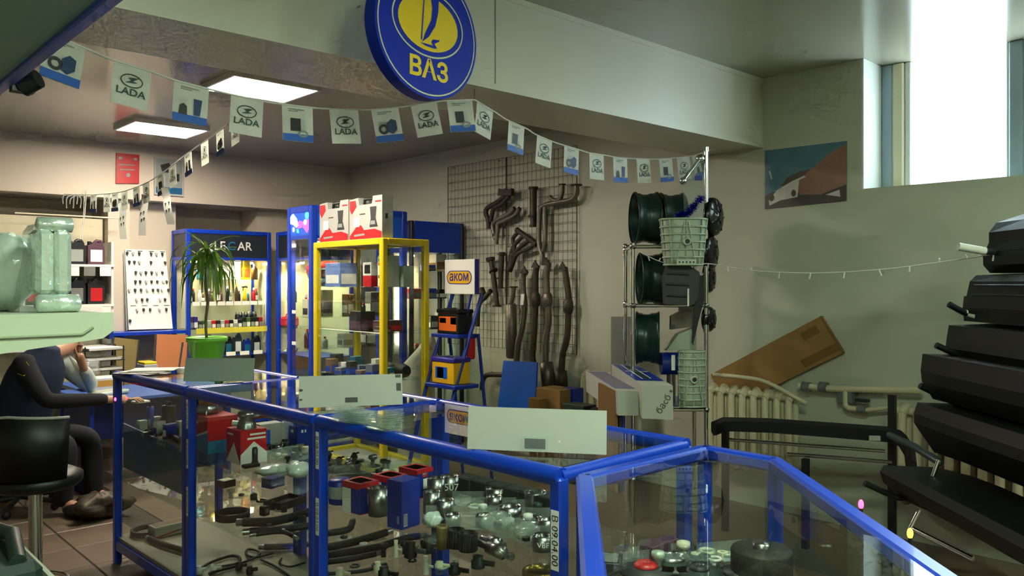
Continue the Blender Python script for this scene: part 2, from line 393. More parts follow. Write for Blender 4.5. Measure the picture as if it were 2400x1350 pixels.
# ------------------------------------------------------------------ ceiling lamps
def panel(x0, y0, z, label, mt='lamp_white', dx=.60, dy=.50):
    t = thing('ceiling_lamp', label, 'lamp', (x0 + dx / 2, y0 + dy / 2, z), 0)
    f = MB(); w_ = .02
    f.bx(x0 - w_, x0, y0 - w_, y0 + dy + w_, z - .035, z); f.bx(x0 + dx, x0 + dx + w_, y0 - w_, y0 + dy + w_, z - .035, z)
    f.bx(x0, x0 + dx, y0 - w_, y0, z - .035, z); f.bx(x0, x0 + dx, y0 + dy, y0 + dy + w_, z - .035, z); f.build('frame', 'white', t)
    MB().bx(x0, x0 + dx, y0, y0 + dy, z - .03, z - .004).build('diffuser', mt, t)
panel(2.27, 5.09, CH2, 'square glowing ceiling lamp nearer to the oval blue sign')
panel(2.31, 7.09, CH2, 'square glowing ceiling lamp above the small red notice')
for i, (x, y) in enumerate(((1.0, .25), (3.0, -1.1), (-1.5, -1.3))):
    panel(x, y, CH, 'square ceiling lamp behind the viewer, %s one' % ORD[i], 'lamp_near')
# ------------------------------------------------------------------ glass display counters
HT = 1.10; Q = .77; S5, S1, S0, S6 = .753, .470, .155, .820
def counter(v0, v1, label, tags, u0=1.60, u1=2.20, ends=(False, False)):
    t = thing('display_counter', label, 'counter', ((u0 + u1) / 2, (v0 + v1) / 2, 0))
    zr = HT - .027; e = .012
    for u in (u0, u1):
        MB().tube([(u, v0 + e, zr), (u, v1 - e, zr)], .027, 14).build('top_rail', 'blue', t)
    for v in (v0 + .024, v1 - .024):
        MB().tube([(u0, v, zr), (u1, v, zr)], .022, 12).build('cross_rail', 'blue', t)
    for u in (u0, u1):
        for v in (v0 + .022, v1 - .022):
            p = MB().bx(u - .02, u + .02, v - .021, v + .021, 0, zr, ch=.006).build('post', 'blue', t)
            if u == u0 and v > v0 + .1 and tags:
                for q, (h, s) in enumerate(tags):
                    m = frame((u - .0215, v - .006, h), (0, 0, -1), (0, -1, 0))
                    tg = MB().bx(-.07, .07, -.011, .011, -.0004, .0004, m=m).build('tag', 'paper', p)
                    add_text(MB(), s, .025, off(m, .0012)).build('lettering', 'black', p)
    for u in (u0, u1): MB().bx(u - .015, u + .015, v0, v1, .08, .13).build('base_rail', 'blue', t)
    MB().bx(u0, u1, v0, v1, .13, .15).build('base_board', 'base_laminate', t)
    MB().bx(u0 + .004, u0 + .009, v0 + .045, v1 - .045, .15, zr - .015).build('front_pane', 'glass', t)
    MB().bx(u1 - .009, u1 - .004, v0 + .045, v1 - .045, .15, zr - .015).build('back_pane', 'glass', t)
    MB().bx(u0 + .024, u1 - .024, v0 + .04, v1 - .04, HT - .014, HT - .008).build('top_pane', 'glass', t)
    for z in (S5, S1): MB().bx(u0 + .022, u1 - .022, v0 + .01, v1 - .01, z - .007, z - .001).build('glass_shelf', 'glass_shelf', t)
    for i, v in enumerate((v0 + .004, v1 - .009)):
        if ends[i]: MB().bx(u0 + .022, u1 - .022, v, v + .005, .15, zr - .015).build('end_pane', 'glass', t)
    return t
dm('base_laminate', '#8d8470', 0.5, var=0.08)
c3 = counter(1.51, 2.772, 'blue framed glass display counter with a large white card, nearest section', [(.97, 'В 08.02.00'), (.72, 'В 08.03.00')])
# tag on the near post
m = frame((1.60 - .0215, 1.532 - .003, .905), (0, 0, -1), (0, -1, 0))
p = MB().bx(-.081, .081, -.014, .014, -.0006, .0006, m=m).build('tag', 'paper', c3)
add_text(MB(), 'В 09.04.00', .032, off(m, .0014)).build('lettering', 'black', p)
counter(2.772, 3.958, 'blue framed glass display counter in the middle, holding red cartons', [(.97, 'В 07.02.00'), (.78, 'В 07.03.00'), (.55, 'В 07.04.00')])
counter(3.958, 4.967, 'blue framed glass display counter at the far end beside the desk', None, ends=(False, True))
ROWC = [o for o in THINGS if o.name.startswith('display_counter')]
for o in ROWC:                                          # the row stands slightly askew to the walls
    d = V((o.location.x - 1.60, o.location.y - 1.51, 0)); R_ = Matrix.Rotation(math.radians(1.5), 4, 'Z'); d = R_ @ d
    o.location = (1.60 + d.x, 1.51 + d.y, 0); o.rotation_euler.z = math.radians(1.5)
# corner counter that turns towards the viewer
A, B, C_, D_, E_ = (1.60, 1.44), (2.156, 1.44), (2.156, 1.201), (1.30, .295), (.846, .73)
poly = [A, B, C_, D_, E_]
t = thing('corner_counter', 'angled blue framed glass counter turning towards the viewer', 'counter', (1.6, 1.0, 0))
zr = HT - .024
def off_poly(pl, d):
    n = len(pl); cx = sum(p[0] for p in pl) / n; cy_ = sum(p[1] for p in pl) / n; out = []
    for i in range(n):
        p0, p1, p2 = V(pl[i - 1]), V(pl[i]), V(pl[(i + 1) % n]); e1 = (p1 - p0).normalized(); e2 = (p2 - p1).normalized()
        n1 = V((-e1.y, e1.x)); n2 = V((-e2.y, e2.x)); c0 = V((cx, cy_)) - p1
        if n1.dot(c0) < 0: n1 = -n1
        if n2.dot(c0) < 0: n2 = -n2
        bb = (n1 + n2); out.append(tuple(p1 + bb * (d / (1 + n1.dot(n2)))))
    return out
for i in range(5):
    a, b = V((*poly[i], 0)), V((*poly[(i + 1) % 5], 0)); d = (b - a).normalized()
    m = frame((a + b) / 2 + V((0, 0, zr)), d, (0, 0, 1)); L = (b - a).length
    MB().box((0, 0, 0), (L + .02, .04, .046), m=m, ch=.009).build('top_rail', 'blue', t)
    MB().box((0, -(zr - .10), 0), (L, .05, .03), m=m).build('base_rail', 'blue', t)
    MB().box((0, -.47, 0), (L - .04, .88, .005), m=m).build('side_pane', 'glass', t)
for p in poly: MB().bx(p[0] - .018, p[0] + .018, p[1] - .018, p[1] + .018, 0, zr, ch=.005).build('post', 'blue', t)
MB().prism(off_poly(poly, .016), .006, Matrix.Translation((0, 0, HT - .014))).build('top_pane', 'glass', t)
for z in (S6, S1): MB().prism(off_poly(poly, .024), .006, Matrix.Translation((0, 0, z - .007))).build('glass_shelf', 'glass_shelf', t)
MB().prism(off_poly(poly, .016), .02, Matrix.Translation((0, 0, .13))).build('base_board', 'base_laminate', t)

# ------------------------------------------------------------------ tall cabinets
def cabinet(name, label, u0, u1, v0, v1, H, shelves, col='blue', head=0.0, headmat='blue', pr=.022, post_mat=None, back=None, panes='uv', top='blue', base=.12, sback=None):
    t = thing(name, label, 'cabinet', ((u0 + u1) / 2, (v0 + v1) / 2, 0)); pm = post_mat or col
    for u in (u0 + pr, u1 - pr):
        for v in (v0 + pr, v1 - pr):
            MB().bx(u - pr, u + pr, v - pr, v + pr, 0, H, ch=.008).build('post', pm, t)
    for z, nm in ((H - pr, 'top_rail'), (base + pr, 'base_rail')):
        for v in (v0 + pr, v1 - pr): MB().bx(u0 + 2 * pr, u1 - 2 * pr, v - pr, v + pr, z - pr, z + pr, ch=.006).build(nm, col, t)
        for u in (u0 + pr, u1 - pr): MB().bx(u - pr, u + pr, v0 + 2 * pr, v1 - 2 * pr, z - pr, z + pr, ch=.006).build(nm, col, t)
    MB().bx(u0 + .01, u1 - .01, v0 + .01, v1 - .01, H - .03, H - .018).build('top_panel', top, t)
    MB().bx(u0 + .01, u1 - .01, v0 + .01, v1 - .01, base, base + .02).build('bottom_panel', 'light_grey', t)
    z1 = H - 2 * pr
    if head > 0:
        for (a, b, c, d) in ((u0 + 2 * pr, u1 - 2 * pr, v0 + .008, v0 + .02), (u0 + .008, u0 + .02, v0 + 2 * pr, v1 - 2 * pr)):
            MB().bx(a, b, c, d, head, z1).build('header_panel', headmat, t)
        MB().bx(u0 + 2 * pr, u1 - 2 * pr, v0 + .004, v0 + .024, head - .03, head).build('header_rail', col, t)
        MB().bx(u0 + .004, u0 + .024, v0 + 2 * pr, v1 - 2 * pr, head - .03, head).build('header_rail', col, t)
        z1 = head - .03
    z0 = base + 2 * pr
    MB().bx(u0 + 2 * pr, u1 - 2 * pr, v0 + .012, v0 + .017, z0, z1).build('front_pane', 'glass', t)
    MB().bx(u0 + .012, u0 + .017, v0 + 2 * pr, v1 - 2 * pr, z0, z1).build('side_pane', 'glass', t)
    if back: MB().bx(u0 + 2 * pr, u1 - 2 * pr, v1 - .02, v1 - .012, z0, H - 2 * pr).build('back_panel', back, t)
    else: MB().bx(u0 + 2 * pr, u1 - 2 * pr, v1 - .017, v1 - .012, z0, z1).build('back_pane', 'glass', t)
    if sback: MB().bx(u1 - .02, u1 - .012, v0 + 2 * pr, v1 - 2 * pr, z0, H - 2 * pr).build('side_panel', sback, t)
    else: MB().bx(u1 - .017, u1 - .012, v0 + 2 * pr, v1 - 2 * pr, z0, z1).build('side_pane', 'glass', t)
    for s in shelves:
        z, sm_ = s if isinstance(s, tuple) else (s, 'glass_shelf')
        MB().bx(u0 + .02, u1 - .02, v0 + .02, v1 - .025, z - .008, z).build('shelf', sm_, t)
    return t
def spots(t, pts, power=SPOT_W):
    for p in pts:
        b = MB().cyl(V(p) + V((0, 0, .03)), V(p) + V((0, 0, .008)), .035, .032).build('spotlight', 'white', t)
        MB().ball(p, (.026, .026, .012)).build('bulb', 'bulb_warm', b)
        lamp('spot_light', 'SPOT', V(p) - V((0, 0, .02)), power, (1.0, .80, .50), t, .03, (0, 0, 0), 2.7)
# black-header cabinet
CA = cabinet('glass_cabinet', 'blue framed glass cabinet with dark lettered header, behind the potted plant', 3.16, 4.07, 8.2, 8.62, 2.15, [1.64, 1.40, 1.13, (.85, 'blue')], head=1.87, headmat='header_dark', back='cream', top='blue', sback='cream')
m = frame((3.615, 8.203, 1.985), (1, 0, 0), (0, 0, 1))
for s_, dx in (('LE', -.115), ('AR', .155)): add_text(MB(), s_, .125, m @ Matrix.Translation((dx, 0, 0)), .012).build('lettering', 'white', CA)
lt = MB(); add_text(lt, 'C', .125, m @ Matrix.Translation((.012, 0, .001)), .012); lt.build('lettering', 'teal', CA)
spots(CA, [(3.30, 8.34, 1.82), (3.52, 8.34, 1.82), (3.76, 8.34, 1.82), (3.93, 8.4, 1.82)])
MB().bx(3.26, 4.03, 8.212, 8.218, 1.085, 1.14).build('price_strip', 'strip_yellow', CA) if dm('strip_yellow', '#d8d044', .5) is None else None
for i in range(9): MB().bx(3.22 + i * .088, 3.22 + i * .088 + .075, 8.206, 8.212, 1.372, 1.412).build('price_tag', 'paper', CA)
for i in range(4): MB().bx(3.42 + i * .15, 3.42 + i * .15 + .1, 8.203, 8.209, .845, .885).build('price_tag', 'paper', CA)
# cabinet along the side of the corner
CB = cabinet('glass_cabinet', 'narrow blue glass cabinet between lettered cabinet and lit header column', 4.10, 4.55, 7.3, 8.16, 2.15, [1.64, 1.40, 1.13, (.85, 'blue')], head=1.87, headmat='header_dark', back='cream', sback='cream')
spots(CB, [(4.3, 7.95, 1.82), (4.3, 7.6, 1.82)])
# tall cabinet with lit header
CC = cabinet('glass_cabinet', 'tallest blue glass cabinet with glowing blue and pink header picture', 3.51, 4.52, 6.32, 6.77, 2.28, [1.60, 1.30, 1.02, (.62, 'blue')], head=2.02, headmat='blue_bright', pr=.03, top='blue')
m = frame((3.5165, 6.545, 2.135), (0, -1, 0), (0, 0, 1))
pp = MB(); add_poly(pp, [(-.185, -.10), (.185, -.10), (.185, .10), (-.185, .10)], m); pic = pp.build('lit_picture', 'lit_blue', CC)
for mt_, pl in (('lit_white', [(-.17, .06), (-.12, .09), (-.05, .04), (-.02, -.02), (-.06, -.04), (-.12, -.01), (-.18, 0)]), ('lit_pink', [(-.08, -.02), (.0, .02), (.08, .0), (.17, .03), (.17, -.06), (.13, -.095), (.06, -.04), (-.02, -.05)]),
                ('lit_white', ell(.03, .025, 14, .10, .0)), ('lit_white', ell(.022, .022, 12, -.11, -.055)), ('lit_cyan', [(-.06, -.05), (-.02, -.055), (-.01, -.09), (-.05, -.085)]), ('lit_cyan', ell(.035, .035, 14, .13, .06))):
    q = MB(); add_poly(q, pl, off(m, .0015)); q.build('print', mt_, pic)
spots(CC, [(3.66, 6.5, 1.965), (3.95, 6.5, 1.965), (4.25, 6.5, 1.965)])
for z in (1.92, 1.33, 1.05): MB().bx(3.506, 3.511, 6.60, 6.67, z, z + .03).build('price_tag', 'paper', CC)
# end cabinet by the wall
CD = cabinet('glass_cabinet', 'blue glass cabinet beside the wire grid, partly behind the battery stand', 4.56, 5.22, 6.32, 6.72, 2.20, [1.72, 1.45, 1.15, .85], head=1.93, headmat='blue', post_mat='black', pr=.02)
spots(CD, [(4.70, 6.5, 1.87), (5.0, 6.5, 1.87)])
tb = MB().cyl((4.66, 6.62, 1.0), (4.66, 6.62, 1.86), .012).build('tube_lamp', 'tube_white', CD)
MB().bx(4.6, 4.9, 6.66, 6.68, .9, 1.9).build('inner_panel', 'cream', CD)
# yellow cabinet
CY = cabinet('yellow_cabinet', 'yellow framed glass cabinet with grey tool cases on top', 3.50, 3.95, 5.22, 6.28, 1.95, [1.57, 1.21, .84], col='yellow', pr=.026, top='grey')
for i in range(9): MB().bx(3.52, 3.56, 5.28 + i * .105, 5.37 + i * .105, 1.211, 1.213).build('price_tag', 'paper', CY)
for i in range(4): MB().bx(3.52, 3.57, 5.30 + i * .2, 5.37 + i * .2, 1.571, 1.573).build('price_tag', 'paper', CY)
# ------------------------------------------------------------------ oval hanging sign
th = math.radians(40)                                   # its face runs about along the beam
sd = V((FV * math.sin(th) + FU * math.cos(th), -FU * math.sin(th) + FV * math.cos(th), 0))
so = PZ(1005, 74, 3.3)
m = frame(so, sd, (0, 0, 1))
t = thing('hanging_sign', 'round blue hanging sign with yellow sailing boat emblem and yellow letters', 'sign', so)
a_, b_ = .285, .272
MB().prism(ell(a_, b_, 56), .06, off(m, -.06)).build('disc', 'sign_blue', t)
add_ring(MB(), a_ - .012, b_ - .012, .006, off(m, .001), 56).build('border_line', 'sign_line', t)
add_ring(MB(), .200, .138, .007, off(m, .001), 48, 0, .032).build('oval_line', 'sign_line', t)
em = add_poly(MB(), ell(.168, .112, 40, 0, .032), off(m, .001)).build('emblem', 'sign_yellow', t)
add_poly(MB(), [(-.006, .144), (.055, .138), (.052, .09), (.035, .03), (.0, -.02), (-.038, -.05), (-.022, -.01), (.012, .05), (.018, .1), (.008, .142)], off(m, .0025)).build('sail', 'sign_blue', em)
add_poly(MB(), [(-.030, .14), (-.024, .142), (-.040, -.045), (-.046, -.04)], off(m, .0025)).build('mast', 'sign_blue', em)
add_poly(MB(), [(-.05, -.055), (-.02, -.062), (.025, -.064), (.045, -.06), (.030, -.044), (.055, -.03), (.06, -.022), (.02, -.028), (.012, -.04), (.022, -.053), (-.01, -.053)], off(m, .0025)).build('hull', 'sign_blue', em)
add_text(MB(), 'ВАЗ', .105, off(m, .0015) @ Matrix.Translation((.0, -.158, 0)), .03, 1.1).build('lettering', 'sign_yellow', t)
for x in (-.12, .12):
    p = m @ V((x, .24, -.03)); MB().cyl(p, V((p.x, p.y, CH)), .003, n=6).build('wire', 'dark_grey', t)

# ------------------------------------------------------------------ bunting
def flag(parent, o, tx, dn, kind, w_=.142, h_=.155):
    y = -V(dn); m = frame(o, tx, y)
    f = MB(); n = 4; vs = []; bow = random.uniform(-.002, .002)
    for j in range(n + 1):
        for i in range(n + 1):
            vs.append((-w_ / 2 + w_ * i / n, -h_ * j / n, bow * math.sin(math.pi * i / n) * j / n))
    f.add(vs, [(j * (n + 1) + i, (j + 1) * (n + 1) + i, (j + 1) * (n + 1) + i + 1, j * (n + 1) + i + 1) for j in range(n) for i in range(n)], True, m)
    k = len(vs); f.add([(p[0], p[1], p[2] - .0008) for p in vs], [(j * (n + 1) + i, j * (n + 1) + i + 1, (j + 1) * (n + 1) + i + 1, (j + 1) * (n + 1) + i) for j in range(n) for i in range(n)], True, m)
    fo = f.build('flag', 'flag_white', parent)
    for sgn in (1, -1):
        q = off(m, .0026) if sgn > 0 else off(m, -.0034) @ Matrix.Rotation(math.pi, 4, 'Y')
        if kind == 0:
            e = MB(); add_ring(e, .043, .026, .0042, q @ Matrix.Translation((0, -.058, 0)), 22); add_poly(e, [(-.024, -.068), (.0, -.066), (.024, -.061), (.005, -.058), (.026, -.043), (.007, -.044), (-.014, -.049), (.0, -.056)], q)
            e.build('emblem', 'flag_print', fo)
            add_text(MB(), 'LADA', .038, q @ Matrix.Translation((0, -.102, 0)), .012, 1.15).build('lettering', 'flag_print', fo)
        else:
            e = MB(); add_poly(e, [(-w_ / 2 + .001, -h_ + .001), (w_ / 2 - .001, -h_ + .001), (w_ / 2 - .001, -h_ + .032), (-w_ / 2 + .001, -h_ + .032)], q); e.build('band', 'flag_blue', fo)
            for yy, a0, a1 in ((-.018, -.045, .03), (-.026, -.045, .0)): add_poly(MB(), [(a0, yy), (a1, yy), (a1, yy + .004), (a0, yy + .004)], q).build('print', 'print_grey', fo)
            if kind == 1: add_poly(MB(), [(-.005, -.07), (.02, -.05), (.045, -.06), (.045, -.10), (.02, -.12), (-.003, -.11)], off(q, .0004)).build('print', 'flag_navy', fo); add_ring(MB(), .026, .024, .012, off(q, .0004), 18, -.025, -.095).build('print', 'dark_grey', fo)
            elif kind == 2: add_poly(MB(), [(-.045, -.09), (-.03, -.08), (-.015, -.09), (-.012, -.125), (-.048, -.125)], off(q, .0004)).build('print', 'dark_grey', fo); add_poly(MB(), [(.01, -.055), (.045, -.055), (.04, -.12), (.014, -.12)], off(q, .0004)).build('print', 'flag_navy', fo)
            else: add_poly(MB(), [(-.035, -.055), (.012, -.055), (.012, -.11), (-.035, -.11)], off(q, .0004)).build('print', 'dark_grey', fo); add_ring(MB(), .024, .016, .009, off(q, .0004), 18, .022, -.12).build('print', 'print_grey', fo)
def bunting(label, px, Zs, flags, kinds):
    n = len(px); xs = [p[0] for p in px]
    def zat(x): return Zs[0] + (Zs[1] - Zs[0]) * (x - xs[0]) / (xs[-1] - xs[0])
    pts = smoothpath([PZ(x, y, zat(x)) for x, y in px], 4)
    t = thing('bunting', label, 'bunting', pts[0])
    MB().tube(pts, .004, 6).build('string', 'white', t)
    def pix(p):
        r = FV * p.x - FU * p.y; f = FU * p.x + FV * p.y; return 1200 + FPX * r / f
    for i, x in enumerate(flags):
        j = min(range(1, len(pts) - 1), key=lambda k: abs(pix(pts[k]) - x)); tx = (pts[j + 1] - pts[j - 1]).normalized()
        if pix(pts[j + 1]) < pix(pts[j - 1]): tx = -tx
        o = pts[j] + tx * ((x - pix(pts[j])) / FPX * zat(x) * 1.0)
        dn = V((0, 0, -1)) * .55 + (V((0, 0, -1)) + tx * tx.z).normalized() * .45
        flag(t, o, tx, dn, kinds[i])
    return t
k_ = [1, 0, 2, 0, 3, 0, 1, 0, 3]
bunting('white and blue flag bunting from the near left canopy to the beam', [(60, 55), (205, 115), (265, 140), (360, 170), (410, 188), (495, 210), (545, 222), (620, 238), (670, 245), (730, 252), (775, 255), (835, 257), (870, 257), (930, 252), (965, 247), (1015, 240), (1050, 236), (1112, 234)], (2.75, 4.06), [155, 312, 450, 580, 697, 806, 902, 993, 1076], k_)
b2 = bunting('white and blue flag bunting sagging from the beam to the chrome rack pole', [(1112, 234), (1165, 266), (1190, 282), (1235, 302), (1255, 315), (1298, 333), (1320, 340), (1360, 352), (1380, 358), (1418, 364), (1440, 368), (1470, 371), (1525, 373), (1575, 371), (1620, 366), (1650, 357), (1705, 338)], (4.06, 5.9), [1138, 1210, 1277, 1340, 1398, 1454, 1506, 1558, 1603, 1637], [0, 3, 0, 1, 0, 2, 0, 3, 0, 2])
pk = PZ(1112, 234, 4.06); MB().cyl(pk, V((pk.x, pk.y, BB)), .0015, n=5).build('hanger', 'dark_grey', b2)
bunting('far string of small flags running down to the back wall beam', [(560, 272), (500, 318), (460, 345), (420, 375), (385, 402), (350, 425), (310, 442), (270, 452), (200, 457), (150, 455)], (4.9, 7.55), [553, 516, 479, 441, 405, 374, 345, 318, 290, 268, 246, 224], [0, 1, 0, 2, 0, 3, 0, 2, 0, 1, 0, 2])
# long paper strips hanging below the far string
for i, (x0, y0, x1, y1, lab) in enumerate(((386, 440, 400, 526, 'nearest'), (340, 455, 332, 552, 'middle'), (287, 470, 288, 560, 'farthest'))):
    Z = 5.9 + i * .45; a = PZ(x0, y0, Z); b = PZ(x1, y1, Z); wv = V((FV, -FU, 0)) * .028; n = V((FU, FV, 0))
    t = thing('paper_strip', '%s of three long printed paper strips hanging under the far flags' % lab, 'strip', b, 0, 'hanging paper strips')
    q = MB(); vs = []
    for j in range(7):
        c = a.lerp(b, j / 6) + n * (.01 * math.sin(j * 1.3)); vs += [c - wv, c + wv, c + wv - n * .001, c - wv - n * .001]
    q.add(vs, [(j * 4, j * 4 + 1, j * 4 + 5, j * 4 + 4) for j in range(6)] + [(j * 4 + 2, j * 4 + 3, j * 4 + 7, j * 4 + 6) for j in range(6)], True); q.build('paper', 'paper' if i < 2 else 'film', t)
    mm_ = frame(a.lerp(b, .55) - n * .014, wv, (0, 0, 1))
    for dx, dy in ((-.012, .02), (.012, .03), (-.006, -.03), (.014, -.02)):
        add_poly(MB(), [(dx - .006, dy + .015), (dx + .006, dy + .015), (dx, dy - .018)], mm_).build('print', 'dark_grey', t)
    MB().tube([a, PZ(x0, 412 + i * 22, Z)], .0012, 5).build('thread', 'white', t)

# ------------------------------------------------------------------ wire grid panels on the right wall
def grid(x0, x1, label):
    v1, v0 = W(x0, 500, .03).y, W(x1, 500, .03).y; z0, z1 = 0.98, 2.80
    t = thing('wire_grid', label, 'wire grid', (UW - .03, (v0 + v1) / 2, z0))
    f = MB(); f.tube([(UW - .03, v0, z0), (UW - .03, v1, z0), (UW - .03, v1, z1), (UW - .03, v0, z1)], .005, 6, closed=True); f.build('border', 'wire', t)
    n = round((v1 - v0) / .055); g = MB()
    for i in range(1, n): v = v0 + (v1 - v0) * i / n; g.tube([(UW - .026, v, z0), (UW - .026, v, z1)], .0022, 5)
    for i in range(1, 22): z = z0 + (z1 - z0) * i / 22; g.tube([(UW - .031, v0, z), (UW - .031, v1, z)], .0022, 5)
    o = g.build('wires', 'wire', t); o['kind'] = 'stuff'
    h = MB()
    for v in (v0 + .1, v1 - .1): h.tube([(UW - .012, v, z1 - .02), (UW - .04, v, z1 - .02)], .004, 6)
    o = h.build('hooks', 'wire', t); o['kind'] = 'stuff'
grid(1050, 1186, 'wire display grid on the wall, panel nearer the cabinets')
grid(1188, 1352, 'wire display grid on the wall, panel nearer the wheel rack')
# ------------------------------------------------------------------ exhaust parts on the grid
def exh(name, label, tubes, mt='exhaust_steel', flanges=(), cans=(), offw=.09):
    base = W(*tubes[0][0][-1], offw) if tubes else W(cans[0][2], cans[0][3], offw)
    t = thing(name, label, 'exhaust part', base)
    for pl, r in tubes:
        pts = [W(x, y, offw) for x, y in pl]
        if isinstance(r, (list, tuple)): MB().tube(pts, list(r), 12).build('pipe', mt, t)
        else:
            MB().tube(smoothpath(pts, 5), r, 12).build('pipe', mt, t)
            MB().cyl(pts[0] + (pts[0] - pts[1]).normalized() * .001, pts[0] + (pts[0] - pts[1]).normalized() * .004, r * .8, n=12).build('opening', 'black', t)
    for x0, y0, x1, y1, r in flanges: MB().cyl(W(x0, y0, offw), W(x1, y1, offw), r, n=10).build('flange', 'cast_iron', t)
    for x0, y0, x1, y1, r in cans:
        a, b = W(x0, y0, offw), W(x1, y1, offw); d = b - a
        MB().tube([a, a + d * .03, a + d * .97, b], [r * .7, r, r, r * .7], 16).build('muffler_can', mt, t)
    return t
e = exh('exhaust_manifold', 'dark cast manifold pipe with four-port flange at the top left of the grid', [([(1188, 456), (1166, 474), (1143, 487), (1139, 500), (1144, 515), (1146, 536)], .024), ([(1197, 456), (1176, 478), (1158, 488), (1153, 502), (1150, 520)], .022)], 'cast_iron')
MB().prism([(-.10, -.025), (.09, -.035), (.09, .03), (.03, .02), (.0, .035), (-.04, .025), (-.09, .04)], .04, frame(W(1190, 451, .10), (0, -1, -.02), (0, 0, 1))).build('flange', 'cast_iron', e)
exh('twin_pipe', 'pale twin downpipe with two round openings, second from the top left', [([(1206, 488), (1195, 500), (1172, 512), (1158, 522), (1155, 535), (1162, 560)], .022), ([(1218, 488), (1208, 504), (1184, 516), (1168, 524), (1166, 540), (1163, 572)], .022)], flanges=[(1160, 548, 1161, 552, .03)])
exh('flex_pipe', 'short straight braided pipe hanging upright near the grid top', [([(1250, 443), (1250, 480), (1250, 530)], [.035, .033, .028])], 'exhaust_dark', [(1250, 438, 1250, 443, .045), (1249, 505, 1249, 509, .045), (1249, 526, 1249, 532, .032)])
exh('downpipe', 'long grey Y shaped downpipe with raised stubs, right of the grid centre', [([(1351, 433), (1350, 455), (1338, 468), (1310, 474), (1280, 480), (1266, 492), (1263, 530), (1264, 575), (1271, 600), (1271, 622)], .024), ([(1318, 433), (1317, 455), (1308, 470), (1288, 478), (1277, 490), (1278, 560), (1273, 590)], .021), ([(1289, 461), (1296, 468), (1308, 471)], .02)], flanges=[(1351, 432, 1351, 435, .05), (1318, 431, 1318, 434, .032)])
e = exh('header_pipes', 'dark four-branch exhaust header fanned out at the grid centre', [([(1214, 545), (1202, 560), (1206, 580), (1201, 605)], .019), ([(1228, 551), (1207, 573), (1199, 590), (1200, 608)], .019), ([(1242, 562), (1224, 575), (1208, 592), (1203, 608)], .019), ([(1254, 572), (1238, 583), (1214, 594), (1204, 612)], .019), ([(1203, 600), (1199, 620), (1193, 634)], .03)], 'cast_iron', offw=.1)
MB().tube([W(1211, 538, .1), W(1258, 573, .1)], .026, 8).build('flange', 'cast_iron', e)
exh('pipe_section', 'thin rusty pipe with bolted flange, leftmost on the grid', [([(1151, 612), (1157, 650), (1162, 690), (1165, 716)], .026)], 'exhaust_dark', [(1149, 604, 1150, 611, .045), (1156, 634, 1157, 636, .045), (1165, 716, 1165, 719, .045)])
exh('pipe_section', 'short brown pipe with clamp top, beside the thin rusty pipe', [([(1176, 600), (1174, 640), (1173, 674)], .026)], 'exhaust_dark', [(1177, 591, 1177, 600, .03), (1177, 595, 1177, 597, .05), (1173, 673, 1173, 676, .035)])
exh('bent_pipe', 'small bent pipe low on the grid behind the white signboard', [([(1150, 681), (1138, 696), (1127, 706), (1121, 722), (1119, 765)], .024)], 'exhaust_dark', [(1127, 677, 1132, 690, .035)])
exh('muffler', 'slim straight muffler with narrow neck standing behind the blue board', [([(1204, 674), (1202, 695), (1198, 712)], .022)], 'exhaust_steel', [(1204, 671, 1204, 674, .04)], [(1198, 711, 1199, 840, .052)])
def tall(label, pl, bulge=None, can=None, mt='exhaust_steel', r=.029):
    e = exh('exhaust_pipe', label, [(pl, r)], mt, [], [can] if can else [], .1)
    o = W(*pl[0], .1); d = (W(*pl[0], .1) - W(*pl[1], .1)).normalized()
    mm_ = frame(o, (0, 1, 0), d); MB().prism([(-.05, -.02), (.05, -.02), (.0, .05)], .012, off(frame(o + V((-.02, 0, 0)), (0, -1, 0), (0, 0, 1)), 0)).build('flange', 'cast_iron', e)
    if bulge:
        c = W(*bulge, .1); q = V((0, 0, 1)); MB().tube([c + q * .065, c + q * .045, c, c - q * .045, c - q * .065], [.03, .043, .047, .043, .03], 14).build('flex_joint', mt, e)
tall('curved grey front pipe, leftmost of the four long pipes', [(1233, 636), (1226, 648), (1226, 680), (1229, 710), (1225, 760), (1214, 806), (1210, 850)])
tall('long front pipe with round joint, second of the four long pipes', [(1259, 622), (1255, 645), (1255, 700), (1252, 780), (1248, 830), (1250, 850)], (1255, 702), mt='exhaust_dark')
tall('long front pipe ending in a round silencer, third of the four long pipes', [(1285, 616), (1281, 650), (1283, 700), (1286, 750), (1279, 800), (1279, 855)], (1283, 703), (1280, 848, 1287, 912, .062))
tall('dark long front pipe with silencer below, rightmost of the four long pipes', [(1323, 627), (1328, 660), (1333, 700), (1332, 740), (1329, 790), (1319, 830), (1316, 872)], (1332, 718), (1314, 868, 1317, 912, .055), 'exhaust_dark')
e = exh('bent_pipe', 'brown bent pipe poking out low, left of the blue board', [([(1180, 879), (1150, 878), (1137, 882), (1131, 895), (1130, 914)], .024)], 'exhaust_dark')
MB().tube([W(1152, 878, .09), W(1152, 872, .001)], .008, 6).build('hook', 'wire', e)
MB().prism([(-.02, -.05), (.02, -.05), (.025, .05), (-.02, .05)], .002, frame(W(1224, 702, .14), (0, -1, 0), (.1, 0, 1))).build('price_tag', 'paper', bpy.data.objects['exhaust_pipe'])

